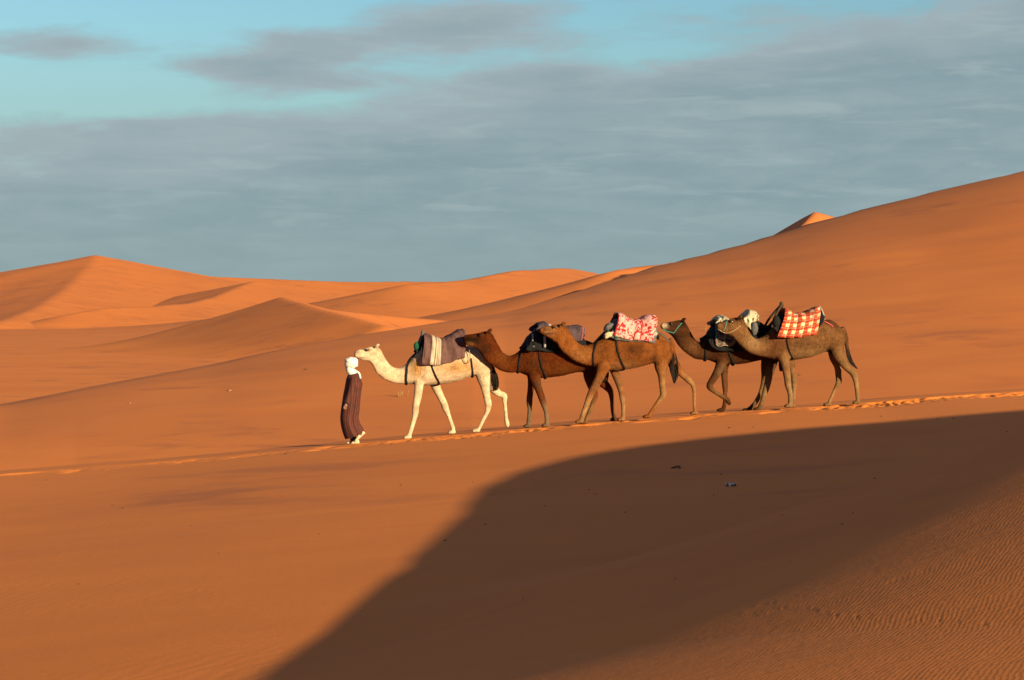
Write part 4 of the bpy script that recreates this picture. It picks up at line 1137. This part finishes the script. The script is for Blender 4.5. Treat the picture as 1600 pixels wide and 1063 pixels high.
for i, (ax, ay, bx, by, hw) in enumerate(resample(sc_, 4)):
    A = fp.at(ax, ay, 0); B_ = fp.at(bx, by, 0); c = (A + B_) / 2; a_ = (A - B_) / 2
    rg.append([c + a_ * math.cos(q) * (1 + .04 * math.sin(i * 1.6 + q * 2)) + np.array([0, hw * math.sin(q) * (1 + .05 * math.sin(i * 1.6 + q)), 0]) for q in np.linspace(0, 2 * math.pi, 24, endpoint=False)])
b.ring_loft(rg)
b.tube(resample(np.array([fp.at(556, 580, -.06), fp.at(560.5, 583, -.08), fp.at(562.5, 588, -.09), fp.at(563, 592, -.09)]), 3), [.022] * 9 + [.012], 8, 1.2)
fuse(b, "scarf", .008, 2, man, M_TURBAN)
# trousers below the hem
for s, pts in legs.items():
    b = Builder()
    b.tube(resample(np.array([fp.at(x, y, s * .09) for x, y in pts[1:4]]), 4), [.066, .066, .066, .065, .065, .064, .063, .062, .062], 14)
    b.obj("trouser_leg", M_TROUSER, man)
# shoes
def shoe(heel, toe, w_, up):
    H = fp.at(*heel, w_); T = fp.at(*toe, w_); ax = T - H; L = np.linalg.norm(ax); ax /= L
    n = np.array(up, float); n = n - ax * (n @ ax); n /= np.linalg.norm(n); s = np.cross(ax, n)
    b = Builder(); rg = []
    for k, hw, h in ((0, .018, .05), (.06, .036, .085), (.2, .040, .105), (.36, .040, .098), (.5, .044, .075), (.68, .050, .060), (.86, .044, .048), (.96, .028, .036), (1, .012, .025)):
        c = H + ax * L * k
        rg.append([c + s * hw * math.copysign(abs(math.cos(q)) ** .7, math.cos(q)) + n * (h * .5 + h * .5 * math.copysign(abs(math.sin(q)) ** .7, math.sin(q))) for q in np.linspace(0, 2 * math.pi, 16, endpoint=False)])
    b.ring_loft(rg)
    o = b.obj("shoe", M_SHOE, man)
shoe((561.5, 693.6), (541.0, 693.8), .09, (0, 0, 1))
shoe((571.0, 677.0), (554.5, 692.0), -.09, (-.75, 0, .6))

# ================================================================== small things lying on the sand
M_STONE = plain("dark_stone", (.075, .038, .022), .9, .5, 30, .6, .01)
M_WSTONE = plain("pale_stone", (.20, .10, .05), .9, .3, 30, .5, .01)
M_DRY = plain("dry_stalk", (.26, .13, .05), .9, .3, 50)
M_TWIG = plain("dark_twig", (.030, .018, .012), .9, .3, 50)
M_SCRAP = plain("pale_scrap", (.44, .31, .22), .6, .2, 30, .4, .01, .4)
def stone_mesh(seed, mat):
    b = Builder(); b.ball((0, 0, .25), (1, .8, .62), 9)
    V = np.array(b.v); V *= (1 + .35 * fbm(V[:, 0] * 1.4 + seed * 5, V[:, 1] * 1.4 + V[:, 2], 3))[:, None]
    b.v = [tuple(v) for v in V]
    return b
def stone(px, py, size_px, label, group, mat, seed):
    p = ground_hit(px, py); r = size_px / 2 / F * p[1]
    b = stone_mesh(seed, mat); b.v = [(x * r, y * r, z * r) for x, y, z in b.v]
    o = b.obj("stone", mat); o.location = p - Vector((0, 0, r * .12)); o.rotation_euler = (0, 0, seed * 1.7)
    tag(o, label, "stone", group)
GS = "small dark stones scattered on the sand"
for i, (x, y, sz) in enumerate([(758, 820, 4), (851, 791, 3), (920, 766, 3.4), (930, 773, 3), (977, 801, 3.4), (817, 936, 3), (1316, 820, 4.5), (1367, 748, 4), (1127, 742, 3.4),
                                (1115, 774, 3.4), (1574, 675, 3), (1055, 905, 3), (1222, 806, 3), (1333, 802, 3.4), (695, 845, 4)]):
    stone(x, y, sz, "small dark stone lying on the shaded sand", GS, M_STONE, i + 1)
for i, (x, y, sz) in enumerate([(192, 794, 4), (72, 751, 4), (123, 913, 3), (499, 835, 3), (627, 759, 4), (739, 754, 3), (176, 790, 3), (300, 822, 3), (342, 865, 2.6), (1465, 655, 3.4),
                                (1490, 654, 3.4), (1377, 651, 3), (1178, 668, 4), (1140, 669, 4), (738, 685, 4), (612, 695, 3.4), (446, 710, 4), (780, 684, 3)]):
    stone(x, y, sz, "small dark stone lying on the sunlit sand", GS, M_STONE, i + 31)
stone(203, 631, 5, "pale stone alone on the left slope beyond the track", None, M_WSTONE, 61)
stone(359, 611, 7, "larger pale stone beyond the track between the left edge and the man", None, M_WSTONE, 62)
stone(478, 578, 5, "dark stone on the slope above and left of the man's turban", None, M_STONE, 63)
# twig and pale scrap in the shade
p = ground_hit(1055, 733); b = Builder()
b.tube([(-.06, .0, .01), (-.02, .02, .02), (.04, .01, .035), (.08, .04, .04)], [.007, .012, .011, .005], 7)
b.tube([(.03, .01, .03), (.06, -.03, .015), (.09, -.02, .02)], [.008, .008, .004], 7)
o = b.obj("twig", M_TWIG); o.location = p; tag(o, "dark crooked twig lying in the shade near the shadow's edge", "twig")
p = ground_hit(1142, 760); b = Builder()
G = []
for i in range(9):
    for j in range(7):
        x = (i / 8 - .5) * .12; y = (j / 6 - .5) * .12
        G.append((x + .01 * math.sin(j * 2.1), y, .02 + .020 * math.sin(i * 1.9 + j * 1.3) + .018 * math.cos(j * 2.3 - i)))
nf = len(G); G += [(x, y, z - .006) for x, y, z in G]
fc = [(i * 7 + j, (i + 1) * 7 + j, (i + 1) * 7 + j + 1, i * 7 + j + 1) for i in range(8) for j in range(6)]
fc += [tuple(nf + k for k in reversed(f)) for f in fc]
o = mesh_obj("paper_scrap", G, fc, M_SCRAP); o.location = p; tag(o, "crumpled pale scrap lying on the shaded sand", "litter")
# dry stalks
def stalks(px, py, n, h, spread, label, mat, seed):
    p = ground_hit(px, py); r = random.Random(seed); b = Builder()
    for i in range(n):
        x = r.uniform(-.5, .5) * spread; l = r.uniform(-.35, .35) * h; hh = h * r.uniform(.5, 1)
        b.tube([(x, 0, -.03), (x + l * .4, r.uniform(-.03, .03), hh * .55), (x + l, r.uniform(-.05, .05), hh)], [.010, .008, .004], 5)
    o = b.obj("dry_plant", mat); o.location = p
    tag(o, label, "dry plant")
stalks(629, 621, 11, .30, .42, "sparse dry pale plant on the sand below the white camel's neck", M_DRY, 4)
stalks(1102, 518, 3, .28, .04, "thin pale dry stalk standing between the third and fourth camels' heads", M_DRY, 5)
stalks(1246, 588, 4, .12, .30, "low dark dry sprig beside the rear camel's front legs", M_TWIG, 6)
